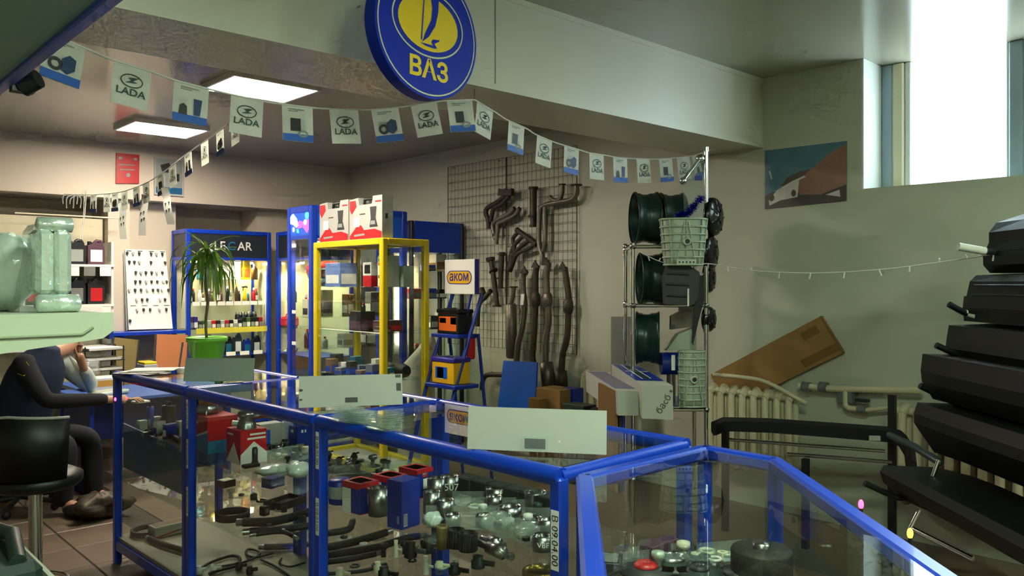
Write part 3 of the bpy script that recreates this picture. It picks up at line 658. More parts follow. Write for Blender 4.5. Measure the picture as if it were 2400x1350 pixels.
# ------------------------------------------------------------------ poster, framed notices
def board(name, label, cat, c4, th_, mt, n=None, group=None):
    a, b, c, d = [V(p) for p in c4]          # tl tr br bl
    t = thing(name, label, cat, (c + d) / 2, 0, group)
    nn = (b - a).cross(d - a).normalized()
    if nn.dot(-a + V((0, 0, EYE))) < 0: nn = -nn
    q = MB(); q.add([a, b, c, d, a - nn * th_, b - nn * th_, c - nn * th_, d - nn * th_], [(0, 1, 2, 3), (7, 6, 5, 4), (0, 4, 5, 1), (1, 5, 6, 2), (2, 6, 7, 3), (3, 7, 4, 0)])
    q.build('sheet', mt, t)
    def at(x, y, o=.0012): return a.lerp(b, x).lerp(d.lerp(c, x), y) + nn * o
    def patch(pl, mt_, o=.0012, nm='print'):
        q = MB(); pts = [at(x, y, o) for x, y in pl]; q.add(pts, [tuple(range(len(pts)))]); return q.build(nm, mt_, t)
    t2 = (t, at, patch, nn); return t2
t, at, patch, nn = board('wall_poster', 'rally photo poster on the right wall below the window', 'poster', [W(1793, 353, .006), W(1985, 330, .006), W(1984, 471, .006), W(1793, 490, .006)], .003, 'photo_sky')
patch([(0, .78), (.1, .72), (.35, .78), (.6, .7), (.8, .75), (1, .7), (1, 1), (0, 1)], 'photo_dark', .001)
patch([(.36, .62), (.5, .42), (.62, .38), (.75, .22), (.88, .12), (1, .05), (1, .72), (.7, .85), (.45, .82)], 'photo_dust', .0015)
patch([(.05, .86), (.13, .74), (.28, .62), (.44, .56), (.42, .85), (.2, .88), (.06, .95)], 'photo_white', .002)
patch([(.2, .63), (.3, .50), (.44, .42), (.58, .40), (.5, .5), (.4, .58), (.28, .64)], 'photo_dark', .0025)
patch([(.14, .71), (.34, .58), (.5, .50), (.52, .53), (.36, .61), (.16, .74)], 'photo_white', .0028)
patch([(.05, .36), (.07, .36), (.10, .5), (.08, .5)], 'photo_white', .0015)
patch([(.76, .86), (.92, .8), (.93, .92)], 'photo_white', .0018)
patch(ell(.035, .06, 12, .09, .82), 'photo_dark', .0032); patch(ell(.03, .06, 12, .37, .78), 'photo_dark', .0032)
t, at, patch, nn = board('notice', 'small red notice board with white lines on the back wall beam', 'notice', [PV(273, 358, 8.51), PV(327, 363, 8.51), PV(326, 430, 8.51), PV(272, 430, 8.51)], .015, 'red')
for y0, y1, x0, x1 in ((.36, .39, .1, .8), (.52, .55, .15, .8), (.12, .2, .1, .25), (.12, .2, .75, .9)): patch([(x0, y0), (x1, y0), (x1, y1), (x0, y1)], 'print_grey')
patch(ell(.09, .07, 14, .52, .72), 'print_grey')
t, at, patch, nn = board('framed_picture', 'dark framed picture with blue foot beside the red notice', 'picture', [PV(362, 368, 8.51), PV(430, 374, 8.51), PV(430, 461, 8.51), PV(362, 456, 8.51)], .02, 'light_grey')
patch([(.05, .04), (.95, .04), (.95, .78), (.05, .78)], 'print_grey'); patch([(.05, .78), (.95, .78), (.95, .95), (.05, .95)], 'picture_blue')
patch([(.2, .2), (.5, .12), (.6, .3), (.45, .4), (.25, .36)], 'dark_grey', .002); patch([(.6, .42), (.85, .4), (.85, .6), (.6, .62)], 'dark_grey', .002)
# ------------------------------------------------------------------ radiators, pipes
def radiator(x0, ns, ztop, zbot, label, dv=.088):
    v = W(x0, 900, .1).y; t = thing('radiator', label, 'radiator', (UW - .1, v - ns * dv / 2, zbot))
    q = MB()
    for z in (zbot, ztop): q.tube([(0, -.028, z + .03), (0, .028, z + .03)], .001, 4)
    s = MB(); d_ = .045
    for xx in (-.045, .045): s.tube([(xx, 0, zbot + .02), (xx, 0, zbot + .06), (xx, 0, ztop - .06), (xx, 0, ztop - .02)], [.02, .026, .026, .02], 8)
    s.tube([(-.055, 0, ztop - .035), (0, 0, ztop), (.055, 0, ztop - .035)], [.025, .036, .025], 8); s.tube([(-.055, 0, zbot + .035), (0, 0, zbot), (.055, 0, zbot + .035)], [.025, .036, .025], 8)
    for z in (ztop - .02, zbot + .02): s.tube([(0, -dv / 2, z), (0, dv / 2, z)], .024, 8)
    me = s.mesh('section'); me.materials.append(M['radiator_paint'])
    for i in range(ns):
        o = bpy.data.objects.new('section', me); COL.objects.link(o); o.parent = t; o.location = ROOT[t.name].inverted() @ V((UW - .12, v - i * dv, 0))
    return t
radiator(1380, 5, .84, .30, 'cream cast radiator behind the white cartons, far one')
radiator(1676, 8, .84, .30, 'cream cast radiator under the leaning cardboard sheet')
radiator(2125, 14, .84, .28, 'cream cast radiator behind the stacked bumpers')
t = thing('heating_pipe', 'white heating pipe running along the right wall between two radiators', 'pipe', W(1880, 905, .05))
MB().tube([W(1870, 905, .1), W(1885, 905, .08), W(1950, 911, .08), W(2160, 916, .08)], .022, 10).build('pipe', 'radiator_paint', t)
for x in (1890, 1930): MB().tube([W(x - 9, 906, .08), W(x + 9, 908, .08)], .034, 8).build('coupling', 'grey', t)
MB().tube([W(1982, 914, .08), W(1982, 950, .08), W(1990, 957, .08), W(2030, 961, .08), W(2090, 955, .08)], [.02, .02, .02, .014, .01], 8).build('branch', 'radiator_paint', t)
MB().bx(-.03, .03, -.05, .05, -.05, .05, m=T(W(1984, 925, .06))).build('bracket', 'grey', t)
v_ = MB().tube([W(2010, 958, .08), W(2030, 961, .08)], .026, 8).build('valve', 'grey', t)
MB().bx(-.01, .03, -.04, .04, .02, .04, m=T(W(2020, 950, .1))).build('handle', 'dark_grey', v_)
o = MB().tube(smoothpath([W(1672, 878, .22), W(1740, 884, .2), (W(1800, 897, .18)), W(1890, 946, .16)], 4), [.014] * 13, 8).build('curved_trim', 'radiator_paint'); tag(o, 'long pale curved trim strip resting against the leaning cardboard', 'trim strip')
# leaning cardboard
a, b, l = W(1925, 740, .035), W(1978, 826, .045), W(1665, 878, .045)
t, at, patch, nn = board('cardboard_sheet', 'long brown cardboard carton leaning aslant against the right wall', 'carton', [l, a, b, b + (l - a)], .02, 'cardboard')
patch([(.80, .14), (.93, .14), (.93, .34), (.80, .34)], 'cardboard_dark', nm='tape'); patch([(.70, .72), (.99, .72), (.99, .92), (.70, .92)], 'cardboard_dark', nm='tape'); patch([(.985, 0), (1, 0), (1, 1), (.985, 1)], 'cardboard_dark', nm='fold')
# items standing against the grid wall
t, at, patch, nn = board('blue_board', 'plain blue board leaning in front of the mufflers', 'board', [W(1180, 845, .22), W(1258, 849, .22), W(1251, 1010, .36), W(1160, 1005, .36)], .02, 'blue_bright')
t, at, patch, nn = board('grey_panel', 'grey speckled flat panel leaning left of the wheel rack', 'panel', [W(1432, 742, .21), W(1478, 742, .21), W(1478, 1000, .26), W(1432, 1000, .26)], .02, 'grey')
def carton(x0, x1, y0, y1, offw, dep, label, mt, patches=(), nm='carton', cat='carton'):
    p0, p1 = W(x0, y0, offw), W(x1, y1, offw); zt, zb = p0.z, p1.z
    t = thing(nm, label, cat, (UW - offw, (p0.y + p1.y) / 2, zb))
    MB().bx(UW - offw, UW - offw + dep, p1.y, p0.y, zb, zt, ch=.004).build('box', mt, t); MB().bx(UW - offw + dep * .47, UW - offw + dep * .53, p1.y, p0.y, zt, zt + .001).build('tape', 'cardboard_dark', t)
    return t
carton(1256, 1312, 908, 1140, .45, .22, 'brown cardboard carton right of the blue board', 'cardboard')
carton(1238, 1264, 932, 1180, .56, .10, 'low brown carton squeezed between blue board and taller carton', 'cardboard')
carton(1317, 1345, 908, 1120, .32, .12, 'narrow dark blue carton against the wall', 'blue_dark')
carton(1318, 1368, 945, 1140, .50, .15, 'low dark grey box beside the cardboard cartons', 'rubber_green', nm='tool_box', cat='box')
o = MB().blob(W(1392, 972, .40), (.08, .08, .06), 5).build('cable_bundle', 'black'); tag(o, 'black bundled cable lying under the far radiator', 'cable')
# ------------------------------------------------------------------ chrome tube rack with wheels
def chrome(mb, pts, r=.0145): return mb.tube(pts, r, 12)
t = thing('tube_rack', 'chrome tube rack holding wheels, gearbox housings and cartons', 'rack', PZ(1560, 1210, 5.55))
def vt(x, Z, y0, z1=0.0): a = PZ(x, y0, Z); return [a, V((a.x, a.y, z1))]
RP = {'fl': (1483, 5.30), 'bl': (1466, 5.80), 'fr': (1655, 5.30), 'br': (1627, 5.80)}
tops = {'fl': 572, 'bl': 590, 'fr': 347, 'br': 600}
for k, (x, Z) in RP.items():
    chrome(MB(), vt(x, Z, tops[k]), .014).build('upright', 'chrome', t)
    MB().cyl(PZ(x, tops[k] - 2, Z), PZ(x, tops[k] + 8, Z), .02).build('end_cap', 'chrome', t)
def cross(a, b, y, r=.0125):
    pa, pb = PZ(RP[a][0], y, RP[a][1]), PZ(RP[b][0], y, RP[b][1]); pb.z = pa.z; chrome(MB(), [pa, pb], r).build('cross_tube', 'chrome', t)
    for p in (pa, pb): MB().ball(p, .022).build('joint', 'chrome', t)
for y in (578, 716, 960): cross('fl', 'fr', y); cross('fl', 'bl', y); cross('fr', 'br', y); cross('bl', 'br', y)
p0, p1 = PZ(1601, 424, 5.15), PZ(1641, 372, 5.3)
chrome(MB(), [p0, p1], .012).build('arm', 'chrome', t); MB().ball(p0, .024).build('joint', 'chrome', t); MB().ball(p1, .03).build('joint', 'chrome', t)
for y in (508, 612, 770): MB().cyl(PZ(1655, y - 8, 5.3), PZ(1655, y + 8, 5.3), .019).build('collar', 'chrome', t)
hz = PZ(1483, 960, 5.3).z
q = MB(); q.add([PZ(1486, 960, 5.32) * 1, PZ(1650, 960, 5.32), PZ(1622, 960, 5.78), PZ(1470, 960, 5.78)], [(0, 1, 2, 3)])
vs = [V((p.x, p.y, hz + .016)) for p in q.v]; MB().add(vs + [p + V((0, 0, .006)) for p in vs], [(3, 2, 1, 0), (4, 5, 6, 7), (0, 1, 5, 4), (1, 2, 6, 5), (2, 3, 7, 6), (3, 0, 4, 7)]).build('tray', 'picture_blue', t)
# wheels
RX = V((FV, -FU, 0)); FWD = V((FU, FV, 0)); UP = V((0, 0, 1))
def make_rim():
    t = thing('steel_wheel', '', 'wheel'); hw = .080
    pr = [(.176, -hw), (.182, -hw + .004), (.178, -hw + .014), (.170, -hw + .020), (.170, -.04), (.162, -.028), (.161, .012), (.169, .026), (.170, hw - .022), (.176, hw - .014), (.182, hw - .004), (.176, hw)]
    R = Matrix.Rotation(math.pi / 2, 4, 'Y')
    MB().lathe(pr + [(r - .006, z) for r, z in pr[::-1]], R, 40, closed=True).build('barrel', 'rim_steel', t, False)
    MB().lathe([(.138, .03), (.12, .045), (.09, .03), (.06, .05), (.035, .05), (.035, .042), (.06, .042), (.09, .022), (.12, .036), (.138, .022)], R, 32).build('disc', 'rim_steel', t, False)
    for i in range(8):
        a = i * math.pi / 4; MB().cyl((.048, .108 * math.cos(a), .108 * math.sin(a)), (.04, .108 * math.cos(a), .108 * math.sin(a)), .013, n=8).build('vent_hole', 'black', t, False)
    return t
rim0 = make_rim(); rz0 = math.atan2(RX.y, RX.x)
for i, (x, y, Z, a, lab) in enumerate(((1512, 512, 5.52, .06, 'dark steel wheel on top of the chrome rack, outer one'), (1572, 514, 5.56, .06, 'dark steel wheel on top of the chrome rack, behind the blue tinsel'),
                                  (1525, 654, 5.55, 0, 'dark steel wheel on the middle level of the chrome rack'), (1518, 792, 5.5, -.18, 'dark steel wheel standing low in the rack above the cartons'))):
    o = rim0 if i == 0 else copy_tree(rim0); place(o, PZ(x, y, Z), rz0 + a, lab, 'steel wheels on the rack')
# gearbox housings
def housing(loc, rt, rb, h, label, name='gearbox_housing', plate=True, nr=6, yaw=0.0):
    t = thing(name, label, 'gearbox housing', loc, rz0 + yaw)
    def sec(k, g=1.0):
        r = rb + (rt - rb) * k; return [(r * g * (abs(math.cos(q)) ** .75) * (1 if math.cos(q) >= 0 else -1), r * .72 * g * (abs(math.sin(q)) ** .75) * (1 if math.sin(q) >= 0 else -1), h * k) for q in [2 * math.pi * i / 28 for i in range(28)]]
    b = MB(); rings = [sec(k / 6) for k in range(7)]; vs = [p for r in rings for p in r] + [(0, 0, .02)]
    b.add(vs, [(i * 28 + j, i * 28 + (j + 1) % 28, (i + 1) * 28 + (j + 1) % 28, (i + 1) * 28 + j) for i in range(6) for j in range(28)] + [(j + 1 if j < 27 else 0, j, 196) for j in range(28)], True)
    b.add([(x * .93, y * .93, z) for r in rings for (x, y, z) in r], [(i * 28 + j, (i + 1) * 28 + j, (i + 1) * 28 + (j + 1) % 28, i * 28 + (j + 1) % 28) for i in range(6) for j in range(28)], True)
    b.build('shell', 'alu', t, False)
    for k in range(nr + 1): MB().tube(sec(k / nr * .98 + .01, 1.03), .007, 6, closed=True).build('rib', 'alu', t, False)
    for j in range(0, 28, 3):
        MB().tube([V(sec(k / 6, 1.03)[j]) for k in range(7)], .0055, 6).build('rib', 'alu', t, False)
    MB().lathe([(.026, 0), (.026, .03), (.014, .03), (.014, 0)], T((0, -.72 * rt * .93, h * .5)) @ Matrix.Rotation(math.pi / 2, 4, 'X'), 16).build('boss', 'alu', t, False)
    MB().cyl((0, -.72 * rt * .95 - .02, h * .5), (0, -.72 * rt * .95 - .024, h * .5), .014).build('bore', 'black', t, False)
    for sx in (-.055, .055):
        MB().tube([(sx, -.72 * rb * 1.02, h * .12), (sx * .2, -.72 * rt * 1.04, h * .92)], .005, 6).build('rib', 'alu', t, False)
    if plate:
        p = MB().bx(-.06, .06, -.72 * rb * 1.12 - .01, -.72 * rb * 1.12, .0, .035).build('foot_plate', 'alu', t, False)
        for i in range(5): MB().cyl((-.044 + i * .022, -.72 * rb * 1.12 - .0105, .018), (-.044 + i * .022, -.72 * rb * 1.12 - .012, .018), .006, n=8).build('hole', 'black', p, False)
    return t
housing(PZ(1601, 622, 5.12), .142, .115, .29, 'pale grey-green ribbed gearbox housing hanging high on the rack')
housing(PZ(1621, 952, 5.28), .082, .082, .36, 'pale ribbed gearbox casing standing on the lower rack tray', plate=False, nr=8)
# other parts in the rack
t = thing('radiator_shroud', 'dark grey plastic shroud under the hanging gearbox housing', 'car part', PZ(1590, 715, 5.3))
q = MB(); q.prism([(-.10, -.12), (.06, -.13), (.10, -.08), (.11, .08), (.05, .12), (-.08, .13), (-.11, .05)], .12, frame(PZ(1590, 668, 5.22), RX, UP)); q.build('body', 'dark_grey', t)
for y in (640, 665, 692): MB().tube([PZ(1562, y, 5.09), PZ(1615, y + 3, 5.09)], .006, 6).build('rib', 'dark_grey', t)
MB().bx(-.005, .005, -.002, .002, -.055, .055, m=frame(PZ(1613, 697, 5.06), RX, FWD)).build('label', 'paper', t)
t = thing('engine_bracket', 'brownish cast bracket with a round hole, middle of the rack', 'car part', PZ(1595, 775, 5.4))
MB().prism([(-.08, -.09), (.07, -.07), (.09, .0), (.06, .08), (-.02, .09), (-.02, .03), (-.08, .0)], .06, frame(PZ(1597, 740, 5.45), RX, UP)).build('body', 'exhaust_steel', t)
MB().cyl(PZ(1576, 766, 5.38), PZ(1576, 766, 5.34), .016).build('hole', 'black', t)
t = thing('metal_cover', 'pale angular sheet metal cover low in the rack', 'car part', PZ(1590, 815, 5.5))
MB().prism([(-.10, -.07), (.10, -.06), (.10, .09), (-.02, .04)], .10, frame(PZ(1590, 795, 5.5), RX, UP)).build('body', 'alu', t)
t = thing('mud_flap', 'black tapering rubber mud flap hanging from the rack', 'mud flap', PZ(1618, 803, 5.25))
MB().prism([(-.02, .22), (.055, .20), (.06, .05), (.02, -.10), (-.012, -.24), (-.02, -.22), (-.012, -.08), (.0, .05)], .012, frame(PZ(1628, 720, 5.22), RX, UP)).build('flap', 'rubber', t)
MB().bx(-.008, .008, -.03, .03, .013, .015, m=frame(PZ(1614, 697, 5.215), RX, UP)).build('label', 'paper', t)
t = thing('alternator', 'small blue and steel alternator on the lower rack tray', 'car part', PZ(1573, 950, 5.45))
c = PZ(1573, 852, 5.45); MB().cyl(c + RX * -.07, c + RX * .07, .075, n=18).build('body', 'blue_dark', t)
MB().cyl(c + RX * .07, c + RX * .10, .05, n=16).build('pulley', 'steel', t); MB().tube([c + UP * -.07, PZ(1573, 952, 5.45)], .03, 8).build('foot', 'steel', t)
MB().bx(-.012, .012, -.05, .05, -.001, .001, m=frame(PZ(1578, 850, 5.30), RX, UP)).build('label', 'paper', t)
# hub caps
def hubcap(x, y, Z, r, label, yaw):
    t = thing('wheel_cover', label, 'wheel cover', PZ(x, y, Z), 0, 'wheel covers on the rack pole')
    n = (RX * math.cos(yaw) - FWD * math.sin(yaw)); m = frame(PZ(x, y, Z), UP.cross(n), UP, n)
    MB().lathe([(.0, .034), (r * .22, .034), (r * .28, .026), (r * .6, .026), (r * .86, .014), (r * .96, .004), (r, -.012), (r, -.028), (r * .95, -.028), (r * .9, -.004), (0, .01)], m, 28).build('disc', 'black_gloss', t)
    for i in range(7):
        a = 2 * math.pi * i / 7; MB().tube([m @ V((r * .25 * math.cos(a), r * .25 * math.sin(a), .027)), m @ V((r * .84 * math.cos(a), r * .84 * math.sin(a), .012))], [.006, .009], 8).build('spoke', 'black_gloss', t)
hubcap(1676, 508, 5.35, .128, 'black wheel cover highest on the rack pole', .65)
hubcap(1668, 592, 5.35, .12, 'black wheel cover second from the top of the rack pole', .55)
hubcap(1664, 652, 5.42, .10, 'black wheel cover third from the top of the rack pole', .5)
hubcap(1664, 748, 5.35, .085, 'small black wheel cover lowest on the rack pole', .6)
# tinsel
t = thing('tinsel_garland', 'glittering blue tinsel garland lying on the gearbox housing', 'tinsel', PZ(1610, 515, 5.1))
pth = smoothpath([PZ(1588, 507, 5.08), PZ(1602, 502, 5.05), PZ(1616, 497, 5.05), PZ(1628, 480, 5.08), PZ(1643, 463, 5.1)], 12); q = MB()
for p in pth:
    for i in range(16):
        d = V((random.gauss(0, 1), random.gauss(0, 1), random.gauss(0, 1))).normalized() * random.uniform(.02, .036); s_ = d.orthogonal().normalized() * .0022
        q.add([p - s_, p + s_, p + d + s_, p + d - s_], [(0, 1, 2, 3)])
q.build('foil', 'tinsel', t)['kind'] = 'stuff'; MB().tube(pth, .003, 5).build('core', 'blue', t)
t = thing('plastic_bag', 'clear thin plastic bag hanging beside the rack pole', 'bag', PZ(1622, 515, 5.25))
q = MB(); pl = [(1600, 430), (1612, 400), (1635, 372), (1650, 372), (1650, 512), (1604, 512)]
q.prism([((x - 1625) / FPX * 5.2, -(y - 445) / FPX * 5.2) for x, y in pl], .01, frame(PZ(1625, 445, 5.2), RX, UP)); q.build('film', 'film_thin', t)
q = MB(); q.bx(-.025, .025, -.014, .014, .012, .014, m=frame(PZ(1636, 418, 5.2), RX, UP)); q.build('label', 'blue', t)
# white cartons sticking out of the rack
def long_box(f4, b4, label, ptop, extra=None):
    t = thing('parts_carton', label, 'carton', (V(f4[2]) + V(f4[3])) / 2)
    MB().add([*f4, *b4], [(3, 2, 1, 0), (4, 5, 6, 7), (0, 1, 5, 4), (1, 2, 6, 5), (2, 3, 7, 6), (3, 0, 4, 7)]).build('box', 'card_white', t)
    def tp(x, y, o=.001): return V(f4[0]).lerp(V(f4[1]), x).lerp(V(b4[0]).lerp(V(b4[1]), x), y) + UP * o
    for pl, mt_ in ptop: MB().add([tp(x, y) for x, y in pl], [tuple(range(len(pl)))]).build('print', mt_, t)
    return t
def r4(x0, y0, x1, y1): return [(x0, y0), (x1, y0), (x1, y1), (x0, y1)]
f4 = [PZ(1447, 916, 4.75), PZ(1501, 917, 4.75), PZ(1501, 974, 4.75), PZ(1449, 974, 4.75)]; dz = FWD * .95 - RX * .10 + UP * .015
o = long_box(f4, [p + dz for p in f4], 'left white parts carton with purple print jutting from the rack', [(r4(.05, .1, .95, .95), 'print_purple')] if dm('print_purple', '#6a6486', .5) is None else [])
for pl in (r4(.3, .25, .75, .5), r4(.3, .55, .7, .75)): MB().add([f4[0].lerp(f4[1], x).lerp((f4[0] + dz).lerp(f4[1] + dz, x), y) + UP * .002 for x, y in pl], [(0, 1, 2, 3)]).build('print', 'grey', o)
f4 = [PZ(1504, 902, 4.65), PZ(1577, 904, 4.65), PZ(1578, 984, 4.65), PZ(1505, 981, 4.65)]; dz = FWD * 1.0 - RX * .05 + UP * .02
o = long_box(f4, [p + dz for p in f4], 'right white parts carton with blue print and handwriting on its end', [(r4(.02, .18, .98, .97), 'navy_box')])
for pl, mt_ in ((r4(.38, .25, .6, .9), 'rubber_green'), (r4(.62, .28, .66, .95), 'white'), (r4(.3, .25, .34, .95), 'white'), (r4(.1, .6, .95, .62), 'white')): MB().add([f4[0].lerp(f4[1], x).lerp((f4[0] + dz).lerp(f4[1] + dz, x), y) + UP * .002 for x, y in pl], [(0, 1, 2, 3)]).build('print', mt_, o)
fm = frame((f4[0] + f4[2]) / 2 - FWD * .002, RX, UP)
sc = fm @ Matrix.Rotation(math.radians(58), 4, 'Z') @ Matrix.Translation((.01, -.035, 0))
add_text(MB(), 'баcб', .055, sc).build('handwriting', 'dark_grey', o)
for a_ in (0, 1.05, 2.1): MB().tube([sc @ V((.085 + .011 * math.cos(a_), .004 + .011 * math.sin(a_), .001)), sc @ V((.085 - .011 * math.cos(a_), .004 - .011 * math.sin(a_), .001))], .0012, 4).build('handwriting', 'dark_grey', o)
t = thing('folded_cartons', 'flattened dark cartons stacked upright left of the white cartons', 'carton', PZ(1425, 1060, 5.0))
for i, (x, mt_) in enumerate(((1424, 'cardboard_dark'), (1433, 'dark_grey'), (1440, 'blue_dark'))): MB().bx(-.008, .008, -.2, .2, -.38, .22, m=frame(PZ(x, 990, 5.0 + i * .02), RX + FWD * .15, FWD)).build('flat_carton', mt_, t)

# ------------------------------------------------------------------ bumpers on the wall rack at the right
def extr(mb, prof, r0, f0, f1, n=8, bow=.0, twist=0.0, dh=0.0):
    k = len(prof); vs = []
    for i in range(n + 1):
        s_ = i / n; f = f0 + (f1 - f0) * s_; b = bow * math.sin(math.pi * min(s_ * .9 + .1, 1)); taper = 1 - .25 * max(0, .15 - s_) / .15
        for (r, h) in prof: vs.append(CAMP(r0 + r * taper - b, f, h + dh * s_))
    fs = [(i * k + j, i * k + (j + 1) % k, (i + 1) * k + (j + 1) % k, (i + 1) * k + j) for i in range(n) for j in range(k)] + [tuple(range(k)), tuple(range(n * k, n * k + k))[::-1]]
    mb.add(vs, fs, False); return mb
def hy(y, f=4.1): return EYE - (y - HOR) / FPX * f
def rx(x, f=4.1): return (x - 1200) / FPX * f
def bumper(label, px, mt='bumper_black', ribs=(), f0=4.1, f1=2.35, bow=.03, dh=0.0):
    prof = [(rx(x) - rx(px[0][0]), hy(y)) for x, y in px]; r0 = rx(px[0][0])
    t = thing('bumper', label, 'bumper', CAMP(r0 + .2, (f0 + f1) / 2, min(h for r, h in prof)), 0, 'bumpers on the wall rack')
    extr(MB(), prof, r0, f0, f1, bow=bow, dh=dh).build('skin', mt, t)
    for (x, y) in ribs: extr(MB(), [(rx(x) - r0 - .012, hy(y)), (rx(x) - r0 + .02, hy(y) + .014), (rx(x) - r0 + .04, hy(y) - .014)], r0, f0 - .05, f1, bow=bow, dh=dh).build('groove_trim', 'bumper_grey', t)
    return t
dm('bumper_black', '#070a0b', .5, var=.15, spec=.35); dm('bumper_grey', '#2c3a3c', .35, var=.1)
bumper('black bumper on top of the stack at the right', [(2322, 568), (2322, 545), (2345, 522), (2460, 495), (2460, 585), (2310, 590)], ribs=[(2325, 566)])
bumper('dark rounded bumper second from the top of the stack', [(2308, 600), (2312, 590), (2460, 588), (2460, 640), (2330, 640), (2309, 622)])
bumper('grooved grey-black bumper third from the top of the stack', [(2268, 700), (2280, 660), (2300, 645), (2460, 640), (2460, 752), (2262, 752), (2258, 720), (2262, 694)], ribs=[(2278, 668), (2272, 690), (2266, 712)])
bumper('plain black bumper fourth from the top of the stack', [(2222, 800), (2230, 762), (2460, 755), (2460, 835), (2230, 830), (2220, 815)])
bumper('deep black bumper fifth from the top of the stack', [(2162, 868), (2168, 829), (2460, 835), (2460, 940), (2200, 935), (2166, 895)])
bumper('black bumper with air slots, sixth from the top of the stack', [(2146, 968), (2158, 943), (2460, 950), (2460, 1080), (2210, 1060), (2165, 1012), (2146, 990)])
bumper('lowest black bumper tilting down towards the viewer', [(2062, 1105), (2075, 1090), (2240, 1095), (2240, 1165), (2130, 1170), (2072, 1130)], dh=-.02, bow=.0, f1=2.55)
t = thing('bumper_rack', 'steel wall rack with tilted pegs carrying the bumpers', 'rack', CAMP(2.6, 3.6, 0))
for f in (4.05, 3.0): MB().bx(-.03, .03, -.03, .03, 0, 2.05, m=T(CAMP(2.72, f, 0), rz0)).build('upright', 'dark_grey', t)
for (x0, y0, x1, y1, mt_, tip) in ((2248, 578, 2315, 590, 'dark_grey', 'white'), (2224, 713, 2262, 734, 'black', None), (2194, 809, 2245, 832, 'black', None), (2156, 904, 2250, 950, 'black', None), (2026, 1132, 2100, 1166, 'black', None), (2262, 733, 2310, 748, 'white', None)):
    f = 4.0; a = CAMP(rx(x0, f), f, hy(y0, f)); b = CAMP(rx(x1, f), f, hy(y1, f)); d = (b - a).normalized(); e_ = CAMP(2.72, f, b.z - .02)
    pg = MB().tube([a, b, e_], .016, 10).build('peg', mt_, t)
    if tip: MB().tube([a - d * .005, a + d * .13], .02, 10).build('sleeve', tip, pg)
for (x0, y0, x1, y1) in ((2200, 1078, 2178, 1140), (2155, 1195, 2130, 1245)): chrome(MB(), [PZ(x0, y0, 3.9), PZ(x1, y1, 3.9)], .011).build('chrome_peg', 'chrome', t)
chrome(MB(), [PZ(2140, 1240, 3.9), PZ(2280, 1310, 3.6)], .012).build('chrome_peg', 'chrome', t)
# long beam, tubes between the racks
t = thing('bumper_bar', 'long thin black bumper beam lying across tubes behind the counter', 'bumper', PZ(1900, 1030, 4.9))
pts = [(1672, 1004, 5.2), (1695, 994, 5.15), (1800, 997, 5.0), (1950, 1008, 4.8), (2080, 1018, 4.6), (2112, 1028, 4.5), (2132, 1060, 4.4), (2136, 1095, 4.35)]
q = MB(); vs = []; k = 6
for (x, y, Z) in pts:
    c = PZ(x, y, Z)
    for (a, h) in ((-.06, .03), (.0, .045), (.06, .03), (.06, -.03), (.0, -.045), (-.06, -.035)): vs.append(c + FWD * a + UP * h)
q.add(vs, [(i * k + j, i * k + (j + 1) % k, (i + 1) * k + (j + 1) % k, (i + 1) * k + j) for i in range(len(pts) - 1) for j in range(k)] + [tuple(range(k))[::-1], tuple(range((len(pts) - 1) * k, len(pts) * k))]); q.build('beam', 'bumper_black', t)
MB().bx(-.03, .03, -.014, .014, 0, .001, m=frame(PZ(2050, 1027, 4.53), RX - FWD * .2, UP)).build('label', 'card_white', t)
MB().tube([PZ(2085, 1020, 4.5), PZ(2140, 1045, 4.2), PZ(2205, 1085, 4.0)], .02, 8).build('strut', 'bumper_grey', t)
t = thing('display_tubes', 'two horizontal chrome tubes on black posts behind the corner counter', 'rack', PZ(1950, 1190, 4.8))
for (a, b) in (((1710, 1030, 5.2), (2075, 1057, 4.7)), ((1846, 1064, 5.0), (2092, 1083, 4.6))):
    pa, pb = PZ(*a), PZ(*b); chrome(MB(), [pa, pb], .012).build('tube', 'chrome', t)
for (x, Z, y0) in ((2091, 4.62, 925), (1888, 4.9, 1075), (1700, 5.25, 990)): MB().bx(-.018, .018, -.018, .018, 0, PZ(x, y0, Z).z, m=T((PZ(x, y0, Z).x, PZ(x, y0, Z).y, 0))).build('post', 'black', t)

# ------------------------------------------------------------------ thin light chain in front of the right wall, little lit bulbs
t = thing('light_chain', 'thin white fairy light chain sagging across the right wall', 'light chain', PZ(1900, 640, 4.8))
pts = smoothpath([PZ(1500, 590, 5.25), PZ(1545, 612, 5.2), PZ(1600, 625, 5.2), PZ(1660, 618, 5.2), PZ(1760, 634, 5.05), PZ(1900, 640, 4.8), PZ(2060, 632, 4.5), PZ(2200, 615, 4.25), PZ(2330, 595, 4.0), PZ(2450, 570, 3.85)], 6)
MB().tube(pts, .0032, 6).build('wire', 'white', t)
for i in range(3, len(pts) - 2, 3): MB().cyl(pts[i], pts[i] + V((random.uniform(-.012, .012), random.uniform(-.012, .012), random.choice((-.035, -.035, -.03, .02)))), .0045, n=6).build('bulb', 'white', t)
for (p, mt_, lab) in ((PZ(2018, 1182, 1.87), 'led_red', 'tiny glowing red bulb on the corner counter edge'), (PZ(2133, 1250, 1.655), 'led_yellow', 'tiny glowing yellow bulb on the corner counter edge'), (PZ(270, 936, 4.60), 'led_red', 'tiny glowing red bulb at the far counter post by the hand')):
    t = thing('fairy_bulb', lab, 'light', p); MB().ball(p, (.006, .006, .011)).build('bulb', mt_, t); MB().cyl(p - V((0, 0, .009)), p - V((0, 0, .022)), .0045, n=8).build('socket', 'black', t)
